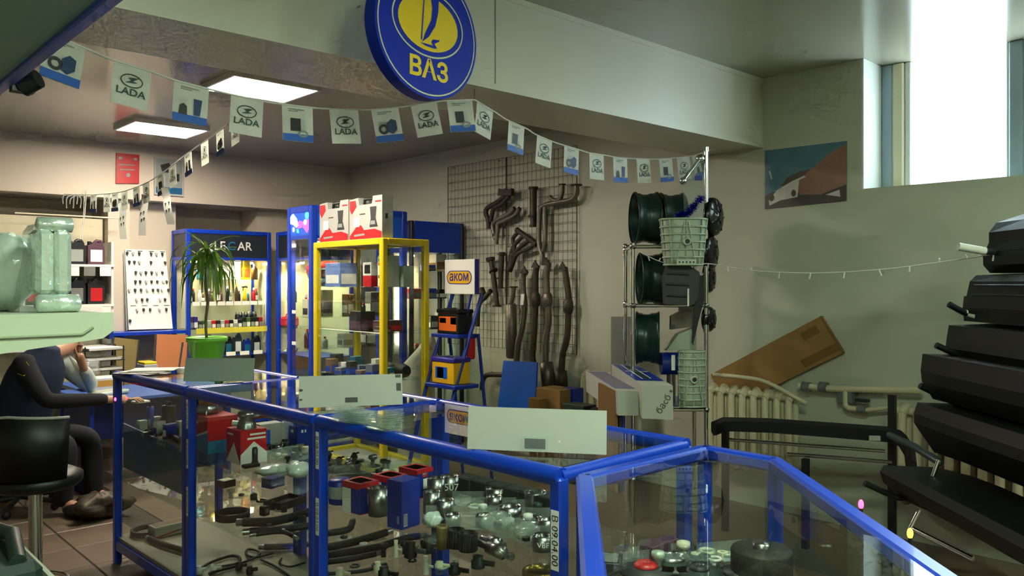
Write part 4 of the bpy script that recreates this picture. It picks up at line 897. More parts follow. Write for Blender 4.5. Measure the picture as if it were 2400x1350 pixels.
# ------------------------------------------------------------------ generic goods
def bottle(loc, h, r, label, body='bottle_dark', cap='black', lab=None, neck=.35, name='bottle', cat='bottle', group=None, sx=1.0):
    t = thing(name, label, cat, loc, rz0, group)
    MB().lathe([(0, 0), (r * .92, 0), (r, h * .04), (r, h * .62), (r * .85, h * .72), (r * neck, h * .82), (r * neck, h * .9)], None, 14, sx=sx).build('body', body, t, False)
    MB().lathe([(r * neck * 1.25, h * .86), (r * neck * 1.25, h), (0, h)], None, 12).build('cap', cap, t, False)
    if lab: MB().lathe([(r * 1.02, h * .15), (r * 1.02, h * .5)], None, 14, sx=sx).build('label_band', lab, t, False)
    return t
def can(loc, h, r, label, body='dark_grey', lid='steel', lab=None, name='spray_can', cat='can', group=None):
    t = thing(name, label, cat, loc, rz0, group)
    MB().lathe([(0, 0), (r, 0), (r, h * .78), (r * .8, h * .84), (0, h * .84)], None, 14).build('body', body, t, False)
    MB().lathe([(r * .78, h * .82), (r * .78, h * .98), (r * .6, h), (0, h)], None, 12).build('cap', lid, t, False)
    if lab: MB().lathe([(r * 1.02, h * .2), (r * 1.02, h * .6)], None, 14).build('label_band', lab, t, False)
    return t
def pack(loc, w_, d_, h, label, mt='white', face=None, rz=0.0, name='carton', cat='box', group=None, top=None):
    t = thing(name, label, cat, loc, rz, group)
    MB().bx(-w_ / 2, w_ / 2, -d_ / 2, d_ / 2, 0, h, ch=.003).build('box', mt, t, False)
    if face:
        MB().bx(-w_ * .42, w_ * .42, -d_ / 2 - .001, -d_ / 2, h * .12, h * .55).build('print', face, t, False)
        MB().bx(-d_ * .0 - w_ / 2 - .001, -w_ / 2, -d_ * .42, d_ * .42, h * .15, h * .5).build('print', face, t, False)
    if top: MB().bx(-w_ * .4, w_ * .4, -d_ * .4, d_ * .4, h, h + .001).build('print', top, t, False)
    return t
def canister(loc, w_, d_, h, label, mt='bottle_dark', lab=None, cap='black', rz=0.0, group=None):
    t = thing('oil_canister', label, 'canister', loc, rz, group)
    p = [(-w_ / 2, 0), (w_ / 2, 0), (w_ / 2, h * .72), (w_ * .38, h * .9), (-w_ * .1, h * .95), (-w_ * .25, h * .86), (-w_ / 2, h * .8)]
    MB().prism(p, d_, Matrix.Translation((0, d_ / 2, 0)) @ Matrix.Rotation(math.pi / 2, 4, 'X')).build('body', mt, t, False)
    MB().tube([(-w_ * .02, 0, h * .93), (w_ * .1, 0, h), (w_ * .33, 0, h * .98), (w_ * .44, 0, h * .84)], d_ * .16, 8).build('handle', mt, t, False)
    MB().cyl((-w_ * .33, 0, h * .83), (-w_ * .33, 0, h * .97), w_ * .12, n=10).build('cap', cap, t, False)
    if lab: MB().bx(-w_ * .34, w_ * .36, -d_ / 2 - .002, -d_ / 2, h * .12, h * .62).build('label_print', lab, t, False)
    return t
# ---- goods in the lettered cabinet
dsc = 'of the lettered corner cabinet'
s1 = [(3.27, 'c', .13, .035, 'white', 'teal'), (3.38, 'b', .15, .04, 'teal', 'white'), (3.50, 'c', .2, .045, 'yellow', 'yellow'), (3.62, 'p', .10, .16, 'white', 'print_grey'), (3.74, 'p', .11, .20, 'paper', 'print_grey'), (3.87, 'p', .075, .205, 'yellow', 'orange'), (3.97, 'b', .17, .035, 'bottle_brown', 'white')]
for i, (x, k, a, b, c1, c2) in enumerate(s1):
    lab = '%s from the left on the top lit shelf behind the plant' % ORD[i]; L = (x, 8.40, 1.64)
    if k == 'c': can(L, a, b, 'spray can, ' + lab, c1, c2, group='goods on the top shelf')
    elif k == 'b': bottle(L, a, b, 'bottle, ' + lab, c1, c2, group='goods on the top shelf')
    else: pack(L, a, .07, b, 'upright pack, ' + lab, c1, c2, group='goods on the top shelf')
s2 = [('bottle_brown', 'white'), ('bottle_dark', 'red'), ('white', 'white'), ('bottle_brown', 'orange'), ('plum', 'white'), ('leaf', 'black'), ('bottle_brown', 'bottle_brown'), ('plum', 'plum'), ('bottle_dark', 'white'), ('grey', 'white'), ('bottle_brown', 'yellow'), ('bottle_dark', 'black'), ('yellow', 'black'), ('teal', 'white'), ('red', 'white'), ('bottle_brown', 'red')]
for i, (c1, c2) in enumerate(s2):
    x = 3.245 + i * .049; hh = (.11, .15, .13, .1, .14, .12, .16, .13, .17, .12, .19, .12, .18, .11, .15, .14)[i]
    if i == 12:
        t = thing('trigger_sprayer', 'yellow trigger spray bottle on the second shelf of the lettered cabinet', 'bottle', (x, 8.34, 1.40), rz0)
        MB().lathe([(0, 0), (.024, 0), (.026, .04), (.018, .10), (.01, .13), (.01, .15)], None, 12).build('body', 'yellow', t, False)
        MB().tube([(-.03, 0, .16), (.02, 0, .165), (.025, 0, .15)], .01, 8).build('spray_head', 'black', t, False); MB().tube([(-.012, 0, .155), (-.022, 0, .12)], .005, 6).build('trigger', 'black', t, False)
    else: bottle((x, 8.33 + .05 * (i % 2), 1.40), hh, .019, '%s bottle, %s from the left on the second shelf %s' % (c1.split('_')[-1], ORD[i], dsc), c1, c2, 'paper' if i % 3 == 0 else None, .45, group='bottles on the second shelf')
s3 = ['plum', 'purple_blue', 'dark_grey', 'leaf', 'light_grey', 'red', 'black', 'light_grey', 'red', 'bottle_dark', 'white', 'black', 'bottle_dark', 'leaf', 'black', 'black', 'red']
for i, c1 in enumerate(s3):
    x = 3.235 + i * .047; hh = .13 if i < 2 else (.085 if i < 12 else .105)
    pack((x, 8.30, 1.13), .04, .05, hh, 'small %s box, %s from left above yellow price strip' % (c1.replace('_', ' '), ORD[i]), c1, 'paper' if i % 2 else 'print_grey', group='boxes above the yellow strip')
for i in range(4): can((3.79 + i * .062, 8.42, 1.13), .16, .03, 'dark lidded tin, %s from the left at the back of the yellow-strip shelf' % ORD[i], 'bottle_dark', 'steel', 'white' if i % 2 else 'plum', group='dark tins')
for i in range(8):
    x = 3.23 + i * .105; canister((x, 8.36, .85), .085, .06, .15 + .03 * (i % 3), 'dark blue canister, %s from the left on the blue shelf %s' % (ORD[i], dsc), ('blue_dark', 'bottle_dark', 'rubber_green')[i % 3], 'paper' if i % 2 else 'teal', 'white' if i in (3, 5) else 'black', group='canisters on the blue shelf')
# ---- narrow corner cabinet
t = thing('fuel_can', 'red plastic fuel can in the narrow corner cabinet', 'fuel can', (4.2, 8.05, 1.13)); MB().bx(4.13, 4.28, 7.97, 8.13, 1.13, 1.24, ch=.02).build('body', 'red', t); MB().tube([(4.16, 8.05, 1.24), (4.17, 8.05, 1.265), (4.24, 8.05, 1.265), (4.25, 8.05, 1.24)], .008, 8).build('handle', 'red', t); MB().cyl((4.27, 8.1, 1.24), (4.27, 8.1, 1.26), .015).build('cap', 'black', t)
pack((4.19, 8.0, 1.40), .06, .05, .13, 'small pale box above the fuel can in the narrow cabinet', 'light_grey', 'teal'); bottle((4.19, 7.9, 1.40), .15, .02, 'dark bottle beside the small pale box in the narrow cabinet')
t = thing('work_glove', 'teal and white work gloves on the lowest shelf of the narrow cabinet', 'gloves', (4.2, 8.0, .85)); MB().blob((4.2, 7.98, .89), (.05, .09, .035), 3).build('glove', 'teal', t); MB().blob((4.2, 8.06, .87), (.05, .06, .02), 4).build('cuff', 'white', t)
# ---- tallest cabinet
t = thing('tail_lamp', 'glossy red car lamp unit on the top shelf of the tallest cabinet', 'car lamp', (3.75, 6.53, 1.60))
MB().blob((3.75, 6.5, 1.70), (.20, .13, .10), 9, 18, 12, .07).build('lens', 'red_gloss', t); MB().blob((3.72, 6.46, 1.62), (.13, .10, .05), 10).build('reflector', 'chrome', t); MB().tube([(3.56, 6.45, 1.71), (3.7, 6.36, 1.73), (3.9, 6.40, 1.72)], .012, 8).build('rim', 'chrome', t)
for i, (x, y, z, k, c1, c2, h) in enumerate(((3.62, 6.62, 1.30, 'b', 'red', 'white', .2), (3.70, 6.55, 1.30, 'c', 'bottle_brown', 'black', .22), (3.80, 6.6, 1.30, 'p', 'cream', 'plum', .24), (3.60, 6.5, 1.30, 'p', 'cream', 'dark_grey', .16), (4.0, 6.5, 1.30, 'p', 'cardboard', 'paper', .2), (4.25, 6.5, 1.30, 'p', 'grey', 'paper', .22),
      (3.62, 6.6, 1.02, 'b', 'plum', 'red', .17), (3.74, 6.5, 1.02, 'b', 'paper', 'red', .1), (3.95, 6.5, 1.02, 'p', 'paper', 'print_grey', .12), (4.2, 6.5, 1.02, 'p', 'plum', 'paper', .2), (3.62, 6.5, .62, 'p', 'leaf', 'grey', .12), (3.8, 6.5, .62, 'p', 'dark_grey', 'grey', .18), (4.1, 6.5, .62, 'p', 'rubber_green', 'paper', .16))):
    lab = 'placed %s counting from the top left in the tallest cabinet' % ORD[i]
    if k == 'b': bottle((x, y, z), h, .028, '%s bottle %s' % (c1.replace('_', ' '), lab), c1, c2, group='goods in the tallest cabinet')
    elif k == 'c': can((x, y, z), h, .03, '%s spray can %s' % (c1.replace('_', ' '), lab), c1, c2, group='goods in the tallest cabinet')
    else: pack((x, y, z), .11, .1, h, '%s pack %s' % (c1.replace('_', ' '), lab), c1, c2, group='goods in the tallest cabinet')
# ---- end cabinet
for i, (x, y, z, w_, h, c1, c2) in enumerate(((5.02, 6.5, 1.72, .13, .17, 'cream', 'cardboard'), (4.86, 6.45, 1.72, .10, .06, 'blue_dark', 'steel'), (4.72, 6.45, 1.45, .16, .10, 'red', 'grey'), (4.86, 6.45, 1.45, .12, .10, 'blue_dark', 'grey'), (5.0, 6.45, 1.45, .1, .09, 'black', 'white'), (4.9, 6.45, 1.15, .1, .13, 'dark_grey', 'paper'), (5.05, 6.45, 1.15, .12, .16, 'cream', 'paper'))):
    pack((x, y, z), w_, .12, h, '%s box, %s counting from the top in the cabinet by the grid' % (c1.replace('_', ' '), ORD[i]), c1, c2, group='goods in the end cabinet')
bottle((4.72, 6.45, .85), .16, .05, 'brown jug low in the cabinet by the grid', 'bottle_brown', 'red', 'paper'); bottle((4.86, 6.43, .85), .11, .03, 'small brown bottle low in the cabinet by the grid', 'bottle_brown', 'black')
# ---- yellow cabinet
pack((3.62, 6.02, 1.57), .17, .24, .20, 'light blue compressor carton on the top shelf of the yellow cabinet', 'tile_blue', 'paper', name='compressor_carton')
t = thing('camera_box', 'white and red boxed dash camera on the top shelf of the yellow cabinet', 'box', (3.66, 5.62, 1.57)); MB().bx(3.61, 3.71, 5.55, 5.67, 1.57, 1.66, ch=.003).build('box', 'red', t); MB().bx(3.61, 3.71, 5.55, 5.67, 1.66, 1.77, ch=.003).build('upper_box', 'white', t); MB().bx(3.607, 3.61, 5.56, 5.64, 1.68, 1.75).build('print', 'black', t)
t = thing('leaflet_box', 'tall white printed box behind the yellow near post', 'box', (3.66, 5.40, 1.57)); MB().bx(3.60, 3.74, 5.34, 5.44, 1.57, 1.82, ch=.003).build('box', 'light_grey', t); MB().bx(3.596, 3.60, 5.35, 5.43, 1.58, 1.81).build('front', 'paper', t); 
for z, mt_ in ((1.77, 'teal'), (1.74, 'red'), (1.64, 'dark_grey')): MB().bx(3.594, 3.596, 5.37, 5.42, z, z + .025).build('print', mt_, t)
pack((3.8, 5.34, 1.57), .1, .08, .17, 'grey box at the near right end of the top yellow shelf', 'card_green', None)
for i, (x, y, z, w_, d_, h, c1, c2) in enumerate(((3.66, 6.1, 1.37, .2, .3, .12, 'dark_grey', 'grey'), (3.66, 5.75, 1.21, .14, .16, .16, 'black', 'plum'), (3.74, 5.5, 1.21, .22, .1, .09, 'plum', 'red'), (3.62, 5.4, 1.21, .1, .1, .05, 'exhaust_dark', 'grey'))):
    if i: pack((x, y, z), w_, d_, h, '%s pack, %s along the middle shelf of the yellow cabinet' % (c1.replace('_', ' '), ORD[i - 1]), c1, c2, group='goods on the middle yellow shelf')
bottle((3.62, 5.68, 1.37), .07, .02, 'small dark bottle standing on the black pack in the yellow cabinet', 'bottle_dark', 'red'); bottle((3.68, 5.78, 1.37), .07, .02, 'second small dark bottle on the black pack in the yellow cabinet', 'bottle_dark', 'plum'); bottle((3.70, 5.47, 1.30), .09, .025, 'round brown flask on the plum pack in the yellow cabinet', 'bottle_brown', 'black', None, .3)
for i in range(12):
    x = 3.58 + .09 * (i % 2); y = 5.32 + i * .078; c1 = ('dark_grey', 'teal', 'grey', 'paper', 'cardboard_dark', 'rubber_green')[i % 6]
    pack((x, y, .84), .07 + .02 * (i % 3), .065, .06 + .03 * (i % 4), 'small %s pack, %s from near end, lowest yellow cabinet shelf' % (c1.replace('_', ' '), ORD[i]), c1, 'paper' if i % 2 else 'blue', .2 * (i % 3), group='packs on the lowest yellow shelf')
t = thing('rubber_bellows', 'dark folded rubber bellows on the lowest yellow cabinet shelf', 'car part', (3.8, 5.5, .84)); MB().tube([(3.78, 5.3 + i * .05, .90) for i in range(9)], [.045, .06, .045, .06, .045, .06, .045, .06, .045], 14).build('bellows', 'rubber', t)
# ---- tool cases on the yellow cabinet
def tool_case(v0, v1, label):
    t = thing('tool_case', label, 'tool case', (3.60, (v0 + v1) / 2, 1.952)); u0, u1, z0, z1 = 3.53, 3.63, 1.952, 2.285; L = v1 - v0
    m = frame((u0, (v0 + v1) / 2, z0), (0, -1, 0), (0, 0, 1)); H = z1 - z0; h_ = L / 2
    MB().prism([(-h_, 0), (h_, 0), (h_, H), (h_ * .45, H), (h_ * .40, H - .06), (-h_ * .40, H - .06), (-h_ * .45, H), (-h_, H * .97)], u1 - u0, off(m, -(u1 - u0))).build('shell', 'light_grey', t)
    MB().tube([off(m, -.05) @ V(p) for p in ((-h_ * .40, H - .05, 0), (-h_ * .36, H - .012, 0), (h_ * .36, H - .012, 0), (h_ * .40, H - .05, 0))], .012, 8).build('handle', 'black', t)
    for pl, mt_, o in (([(-h_ * .98, .002), (h_ * .98, .002), (h_ * .98, .05), (h_ * .55, .075), (-.02, .07), (-.06, .11), (-.12, .11), (-h_ * .8, .06), (-h_ * .98, .03)], 'red', .001), ([(-h_ * .98, H - .09), (-h_ * .85, H - .13), (-h_ * .55, H - .07), (-h_ * .6, H - .02), (-h_ * .98, H - .02)], 'red', .001),
                      ([(h_ * .25, .09), (h_ * .75, .09), (h_ * .62, .16), (h_ * .68, .25), (h_ * .28, .25), (h_ * .33, .16)], 'dark_grey', .0015), ([(-h_ * .72, .10), (-h_ * .36, .10), (-h_ * .36, .175), (-h_ * .72, .175)], 'paper', .002), ([(-h_ * .7, .022), (-.01, .03), (-.01, .045), (-h_ * .7, .038)], 'print_grey', .002), ([(h_ * .3, .11), (h_ * .6, .11), (h_ * .58, .14), (h_ * .34, .14)], 'print_grey', .002), ([(-h_ * .35, .195), (.0, .195), (.0, .203), (-h_ * .35, .203)], 'dark_grey', .002), ([(h_ * .6, H - .05), (h_ * .95, H - .05), (h_ * .95, H - .04), (h_ * .6, H - .04)], 'red', .002)):
        add_poly(MB(), pl, off(m, o)).build('print', mt_, t)
    MB().bx(u0 + .03, u0 + .05, v0 - .004, v0, z0 + .15, z0 + .19).build('latch', 'dark_grey', t)
tool_case(5.76, 6.22, 'grey tool case with red print on the yellow cabinet, farther one'); tool_case(5.27, 5.74, 'grey tool case with red print on the yellow cabinet, nearer one')

# ------------------------------------------------------------------ battery stand
cu, cv = 4.02, 4.93
t = thing('battery_stand', 'blue stepped battery stand with square white signboard', 'stand', (cu + .1, cv + .15, 0))
zA, zB = PV(1073, 787, 4.93).z, PV(1073, 908, 4.86).z
P1 = PU(1073, 787, 3.95); P2 = PU(1073, 912, 3.90)
def step(x0, x1, y0, y1, z): MB().bx(x0, x1, y0, y1, z - .03, z, ch=.005).build('step', 'blue_dark', t)
su0, sv0 = 3.95, PU(1073, 787, 3.95).y; zs1 = PU(1073, 785, 3.95).z; su2, sv2 = 3.86, PU(1066, 910, 3.86).y; zs2 = PU(1066, 906, 3.86).z
step(su0, su0 + .20, sv0, sv0 + .34, zs1); step(su2, su2 + .24, sv2, sv2 + .38, zs2)
for v in (sv0 - .005, sv0 + .36):
    MB().tube([(su0 + .24, v, PU(1115, 690, su0 + .2).z), (su0 + .12, v, zs1), (su0 - .02, v, zs2), (su0 - .25, v, 0)], .016, 8).build('rail', 'blue_dark', t); MB().tube([(su0 + .2, v, zs1), (su0 + .35, v, 0)], .013, 8).build('back_leg', 'blue_dark', t)
pa, pb, pc, pd = PU(1042, 612, su0 + .12), PU(1112, 607, su0 + .12), PU(1112, 690, su0 + .12), PU(1042, 690, su0 + .12)
v1_, v0_ = pa.y, pb.y; z1_, z0_ = pb.z, pc.z
sg = MB().bx(su0 + .12, su0 + .16, v0_, v1_, z0_, z1_, ch=.003).build('signboard', 'white', t); MB().bx(su0 + .122, su0 + .165, v0_ - .004, v0_, z0_, z1_).build('edge', 'purple_blue', sg)
m = frame((su0 + .1195, (v0_ + v1_) / 2, (z0_ + z1_) / 2 - .005), (0, -1, 0), (0, 0, 1)); w_ = (v1_ - v0_)
rr = [(x + math.copysign(.0, x), y) for x, y in ell(.055, .055, 12, w_ * .27, 0, -math.pi / 2, math.pi / 2) + ell(.055, .055, 12, -w_ * .27, 0, math.pi / 2, 1.5 * math.pi)]
add_poly(MB(), rr, off(m, .0006)).build('emblem', 'purple_blue', sg); add_poly(MB(), [(x * .94, y * .88) for x, y in rr], off(m, .0012)).build('emblem', 'battery_yellow', sg)
add_text(MB(), 'аком', .105, off(m, .002) @ Matrix.Translation((0, .006, 0)), .014, .95).build('lettering', 'purple_blue', sg)
MB().tube([(su0 + .14, v0_ + .06, z0_), (su0 + .12, sv0 + .05, zs1 + .1), (su0 + .1, sv0 + .05, zs1)], .009, 6).build('sign_arm', 'blue_dark', t); MB().tube([(su0 + .14, v1_ - .06, z0_), (su0 + .13, v1_ - .06, zs1)], .009, 6).build('sign_arm', 'blue_dark', t)
def battery(loc, w_, d_, h, label, mt, lid, prints):
    t = thing('car_battery', label, 'battery', loc)
    x0, x1, y0, y1, z = loc[0] - d_ / 2, loc[0] + d_ / 2, loc[1] - w_ / 2, loc[1] + w_ / 2, loc[2]
    MB().bx(x0 + .008, x1 - .008, y0 + .008, y1 - .008, z, z + h * .8, ch=.006).build('case', mt, t); MB().bx(x0, x1, y0, y1, z + h * .8, z + h * .97, ch=.008).build('lid', lid, t)
    for y in (y0 + .04, y1 - .04): MB().cyl((x0 + .04, y, z + h * .97), (x0 + .04, y, z + h), .012).build('terminal', 'steel', t)
    MB().tube([(x0 + .05, y0 + .03, z + h * .97), (x0 + .09, (y0 + y1) / 2, z + h * 1.0), (x0 + .05, y1 - .03, z + h * .97)], .006, 6).build('carry_strap', 'black', t)
    for (a, b, c, d, mt_) in prints: MB().bx(x0 + .0055, x0 + .0075, y1 - a * w_, y1 - b * w_, z + c * h, z + d * h).build('label_print', mt_, t)
battery((su0 + .10, sv0 + .16, zs1), .27, .17, .20, 'black car battery with orange label on the upper step', 'black', 'black_gloss', [(.12, .92, .12, .68, 'orange'), (.15, .45, .42, .62, 'white'), (.66, .92, .38, .66, 'white')])
battery((su2 + .12, sv2 + .2, zs2), .29, .18, .21, 'yellow car battery with purple lid on the lower step', 'battery_yellow', 'purple_blue', [(.2, .7, .2, .62, 'blue_bright'), (.28, .55, .18, .6, 'paper')])
t = thing('red_handle', 'red plastic clip hanging on the stand behind the batteries', 'clip', (su0 + .16, sv0 + .01, zs1 - .2)); MB().bx(su0 + .13, su0 + .2, sv0 + .02, sv0 + .06, zs1 - .2, zs1 - .02, ch=.01).build('clip', 'red', t)
t = thing('white_sack', 'large white plastic sack slumped between yellow cabinet and battery stand', 'sack', PU(976, 1105, 4.2))
c = PU(985, 880, 4.2); q = MB(); vs = []; rows = ((1012, 788, .015), (1008, 794, .05), (1000, 815, .09), (988, 840, .13), (978, 866, .16), (974, 900, .18), (974, 1000, .19), (976, 1105, .17)); n = 16
for i, (x, y, r) in enumerate(rows):
    p = PU(x, y, 4.2)
    for j in range(n): a = 2 * math.pi * j / n; d = 1 + .12 * math.sin(3 * a + i * 1.7) + .07 * math.sin(7 * a + i); vs.append(p + V((math.cos(a) * r * d * .8, math.sin(a) * r * d, 0)))
q.add(vs, [(i * n + j, (i + 1) * n + j, (i + 1) * n + (j + 1) % n, i * n + (j + 1) % n) for i in range(len(rows) - 1) for j in range(n)] + [tuple(range(n))[::-1], tuple(range((len(rows) - 1) * n, len(rows) * n))], True); q.build('sack_body', 'paper_sack', t) if dm('paper_sack', '#c9c5ba', .45, var=.1, bump=.5, bscale=12) is None else None
o = add_text(MB(), 'Ш10', .05, frame(PU(972, 862, 4.0), (0, -1, 0), (0, 0, 1))).build('lettering', 'print_grey', t)

# ------------------------------------------------------------------ things on the counter tops
N0 = len(THINGS)
def top_card(px, label, mt, lean, slots):
    bl, br = PH(*px[0], HT), PH(*px[1], HT); Z = (bl - V((0, 0, HT))).dot(FWD)
    hgt = px[2] * Q; up = UP * math.cos(lean) + (V((0, 0, 0)) + (br - bl).cross(UP).normalized() * -math.sin(lean))
    t, at, patch, nn = board('counter_card', label, 'card', [bl + up * hgt, br + up * hgt, br, bl], .006, mt)
    for pl, mt_ in slots: patch(pl, mt_)
    bk = MB(); bk.tube([at(.5, .3, -.008), at(.5, 1, -.008) - nn * .06 + V((0, 0, .003))], .004, 6); bk.build('prop', 'grey', t)
    return t, at, patch, nn
top_card(((429, 893), (592, 893), .155), 'grey-green card standing on the far counter before the flowerpot', 'card_green', .3, [])
top_card(((700, 956), (944, 948), .165), 'white card with dark corner holes standing on the middle counter', 'card_white', .25, [(ell(.018, .045, 12, .02, .45), 'dark_grey'), (ell(.015, .03, 12, .02, .75), 'dark_grey'), ([(.44, .72), (.56, .72), (.56, .88), (.44, .88)], 'dark_grey'), ([(.94, .3), (.985, .3), (.985, .55), (.94, .55)], 'dark_grey'), ([(.93, .02), (.985, .02), (.985, .12), (.93, .12)], 'dark_grey')])
t, at, patch, nn = top_card(((1095, 1052), (1421, 1066), .165), 'large white card with slot window standing on the nearest counter', 'card_white', .12, [([(.42, .70), (.57, .70), (.57, .93), (.42, .93)], 'dark_grey'), (ell(.008, .03, 8, .67, .74), 'cream')])
q = MB(); q.add([at(.40, .62, .004), at(.59, .62, .004), at(.59, .995, .012), at(.40, .995, .012)], [(0, 1, 2, 3)]); q.build('pocket', 'acrylic', t)
for k, (x, y, n, lab) in enumerate(((815, 985, 7, 'farther'), (845, 990, 6, 'middle'), (905, 1005, 8, 'nearer'))):
    t = thing('acrylic_stack', '%s stack of clear acrylic tag holders on the counter rail corner' % lab, 'tag holders', PH(x, y, HT), 0)
    for i in range(n): MB().box((0, 0, .004 + i * .0095), (.10, .13, .004), rz=.08 * math.sin(i * 2 + k) + .2).build('holder', 'acrylic', t, False)
t = thing('paper_sheets', 'white paper sheets lying on the far counter end', 'papers', PH(350, 872, HT))
for i in range(3): MB().box((.05 * i - .05, .02 * i, .002 + i * .006), (.24, .32, .0015), rz=.25 * i + .5).build('sheet', 'paper', t, False)
# ------------------------------------------------------------------ potted dracaena
PB = PH(485, 863, HT)
t = thing('potted_dracaena', 'tall dracaena in a bright green pot on the far counter', 'plant', PB)
MB().lathe([(0, 0), (.105, 0), (.112, .02), (.135, .20), (.15, .205), (.152, .235), (.142, .24), (.135, .225), (.128, .21), (.1, .02)], None, 28).build('pot', 'green_pot', t, False)
MB().lathe([(.128, .205), (.06, .215), (0, .215)], None, 20).build('soil', 'soil', t, False)
crown = V((-.0, 0, .86)); stem = smoothpath([(0, 0, .2), (-.01, 0, .35), (.005, .0, .5), (-.012, 0, .65), (0, 0, .78), (0, 0, .93)], 4); MB().tube(stem, .011, 8).build('stem', 'stem', t, False)
rd = random.Random(3)
for i in range(44):
    a = i * 2.4; el = rd.uniform(-.3, .55) if i > 7 else rd.uniform(.8, 1.3); L = rd.uniform(.36, .50) if i > 7 else rd.uniform(.22, .32); h0 = rd.uniform(.76, .93)
    d = V((math.cos(a), math.sin(a), 0)); side = V((-math.sin(a), math.cos(a), 0)); vs = []; p = V((0, 0, h0)); ang = el; n = 7
    for j in range(n + 1):
        s_ = j / n; wd = .013 * math.sin(math.pi * min(1, .18 + s_ * .82)) + .001
        vs += [p - side * wd, p + V((0, 0, -.004)), p + side * wd]; p = p + (d * math.cos(ang) + UP * math.sin(ang)) * (L / n); ang = max(ang - (.42 if i > 7 else .16), -1.5)
    q = MB(); q.add(vs, [(j * 3 + k, j * 3 + k + 1, j * 3 + k + 4, j * 3 + k + 3) for j in range(n) for k in (0, 1)], True); q.build('leaf', 'leaf', t, False)
for o in THINGS[N0:]:
    if o.name in LOCAL: o.scale = (Q, Q, Q)
# ------------------------------------------------------------------ goods inside the glass counters
N0 = len(THINGS)
def LV(x, y):                                          # the lowest glass shelf, or the base where the point lies before the shelf edge
    return S1 if PH(x, y, S1).x > 1.60 else S0
def ring(loc, R_, r_, h, label, mt='steel', name='bearing', seal='black', txt=None, group=None):
    t = thing(name, label, 'bearing' if name == 'bearing' else 'ring', loc, rz0, group)
    MB().lathe([(r_, 0), (R_, 0), (R_, h), (R_ * .93, h), (R_ * .9, h * .9), (r_ * 1.12, h * .9), (r_ * 1.08, h), (r_, h)], None, 26, closed=True).build('race', mt, t, False)
    MB().lathe([(r_ * 1.15, h * .93), (R_ * .9, h * .93)], None, 26).build('seal', seal, t, False)
    if txt: add_text(MB(), txt, h * .5, frame((0, -R_ * 1.005, h * .5), (1, 0, 0), (0, 0, 1)) ).build('lettering', 'paper', t, False)
    return t
def fin_cup(loc, R_, h, label):
    t = thing('needle_bearing', label, 'bearing', loc, rz0); MB().lathe([(R_ * .8, 0), (R_ * .93, 0), (R_ * .93, h), (R_ * .8, h)], None, 24, closed=True).build('cage', 'black', t, False)
    for i in range(24): a = 2 * math.pi * i / 24; MB().cyl((R_ * .95 * math.cos(a), R_ * .95 * math.sin(a), .004), (R_ * .95 * math.cos(a), R_ * .95 * math.sin(a), h - .004), R_ * .07, n=6).build('needle', 'dark_grey', t, False)
def hose(pts, h, r, label, mt='rubber', ends=True, lift=None):
    r *= Q
    if h == S1: h = min(LV(x, y) for x, y in pts)
    P_ = [PH(x, y, h + r + (lift[i] if lift else 0)) for i, (x, y) in enumerate(pts)]; t = thing('rubber_hose', label, 'hose', PH(*pts[0], h)); sp = smoothpath(P_, 6)
    MB().tube(sp, r, 10).build('hose', mt, t)
    if ends:
        for a, b in ((sp[0], sp[1]), (sp[-1], sp[-2])): d = (b - a).normalized(); MB().cyl(a - d * .03, a + d * .02, r * .85).build('fitting', 'steel', t)
    return t
def divider(x, y, L, h, ang, label, z=S5):
    t = thing('acrylic_divider', label, 'divider', PH(x, y, z), ang, 'acrylic dividers on the counter shelf'); MB().bx(-L / 2, L / 2, -.0015, .0015, 0, h).build('plate', 'acrylic', t, False); MB().bx(-L / 2, L / 2, 0, .025, 0, .002).build('foot', 'acrylic', t, False)
def bag(x, y, r, label, z=S5, mt='film', seed=1):
    t = thing('plastic_bag', label, 'bag', PH(x, y, z)); MB().blob((0, 0, r[2]), r, seed, 16, 10, .2).build('bag', mt, t, False); return t
def cart(x, y, w_, d_, h, label, mt, parts=(), rz=0.0, z=S5, name='parts_carton'):
    t = thing(name, label, 'carton', PH(x, y, LV(x, y) if z == S1 else z), rz); MB().bx(-w_ / 2, w_ / 2, -d_ / 2, d_ / 2, 0, h, ch=.002).build('box', mt, t, False)
    for f, pl, mt_ in parts:                            # f: 'l' face towards -x, 'f' face towards -y, 't' top
        if f == 'l': m = frame((-w_ / 2 - .0012, 0, 0), (0, -1, 0), (0, 0, 1)); s_ = d_
        elif f == 'f': m = frame((0, -d_ / 2 - .0012, 0), (1, 0, 0), (0, 0, 1)); s_ = w_
        else: m = frame((0, -d_ / 2, h + .0012), (1, 0, 0), (0, 1, 0)); s_ = w_
        hh = d_ if f == 't' else h
        add_poly(MB(), [((a - .5) * s_, b * hh) for a, b in pl], m).build('print', mt_, t, False)
    return t
def rc(x0, y0, x1, y1): return [(x0, y0), (x1, y0), (x1, y1), (x0, y1)]
dm('ice_blue', '#1a7aa8', .4, var=.25, scale=14)
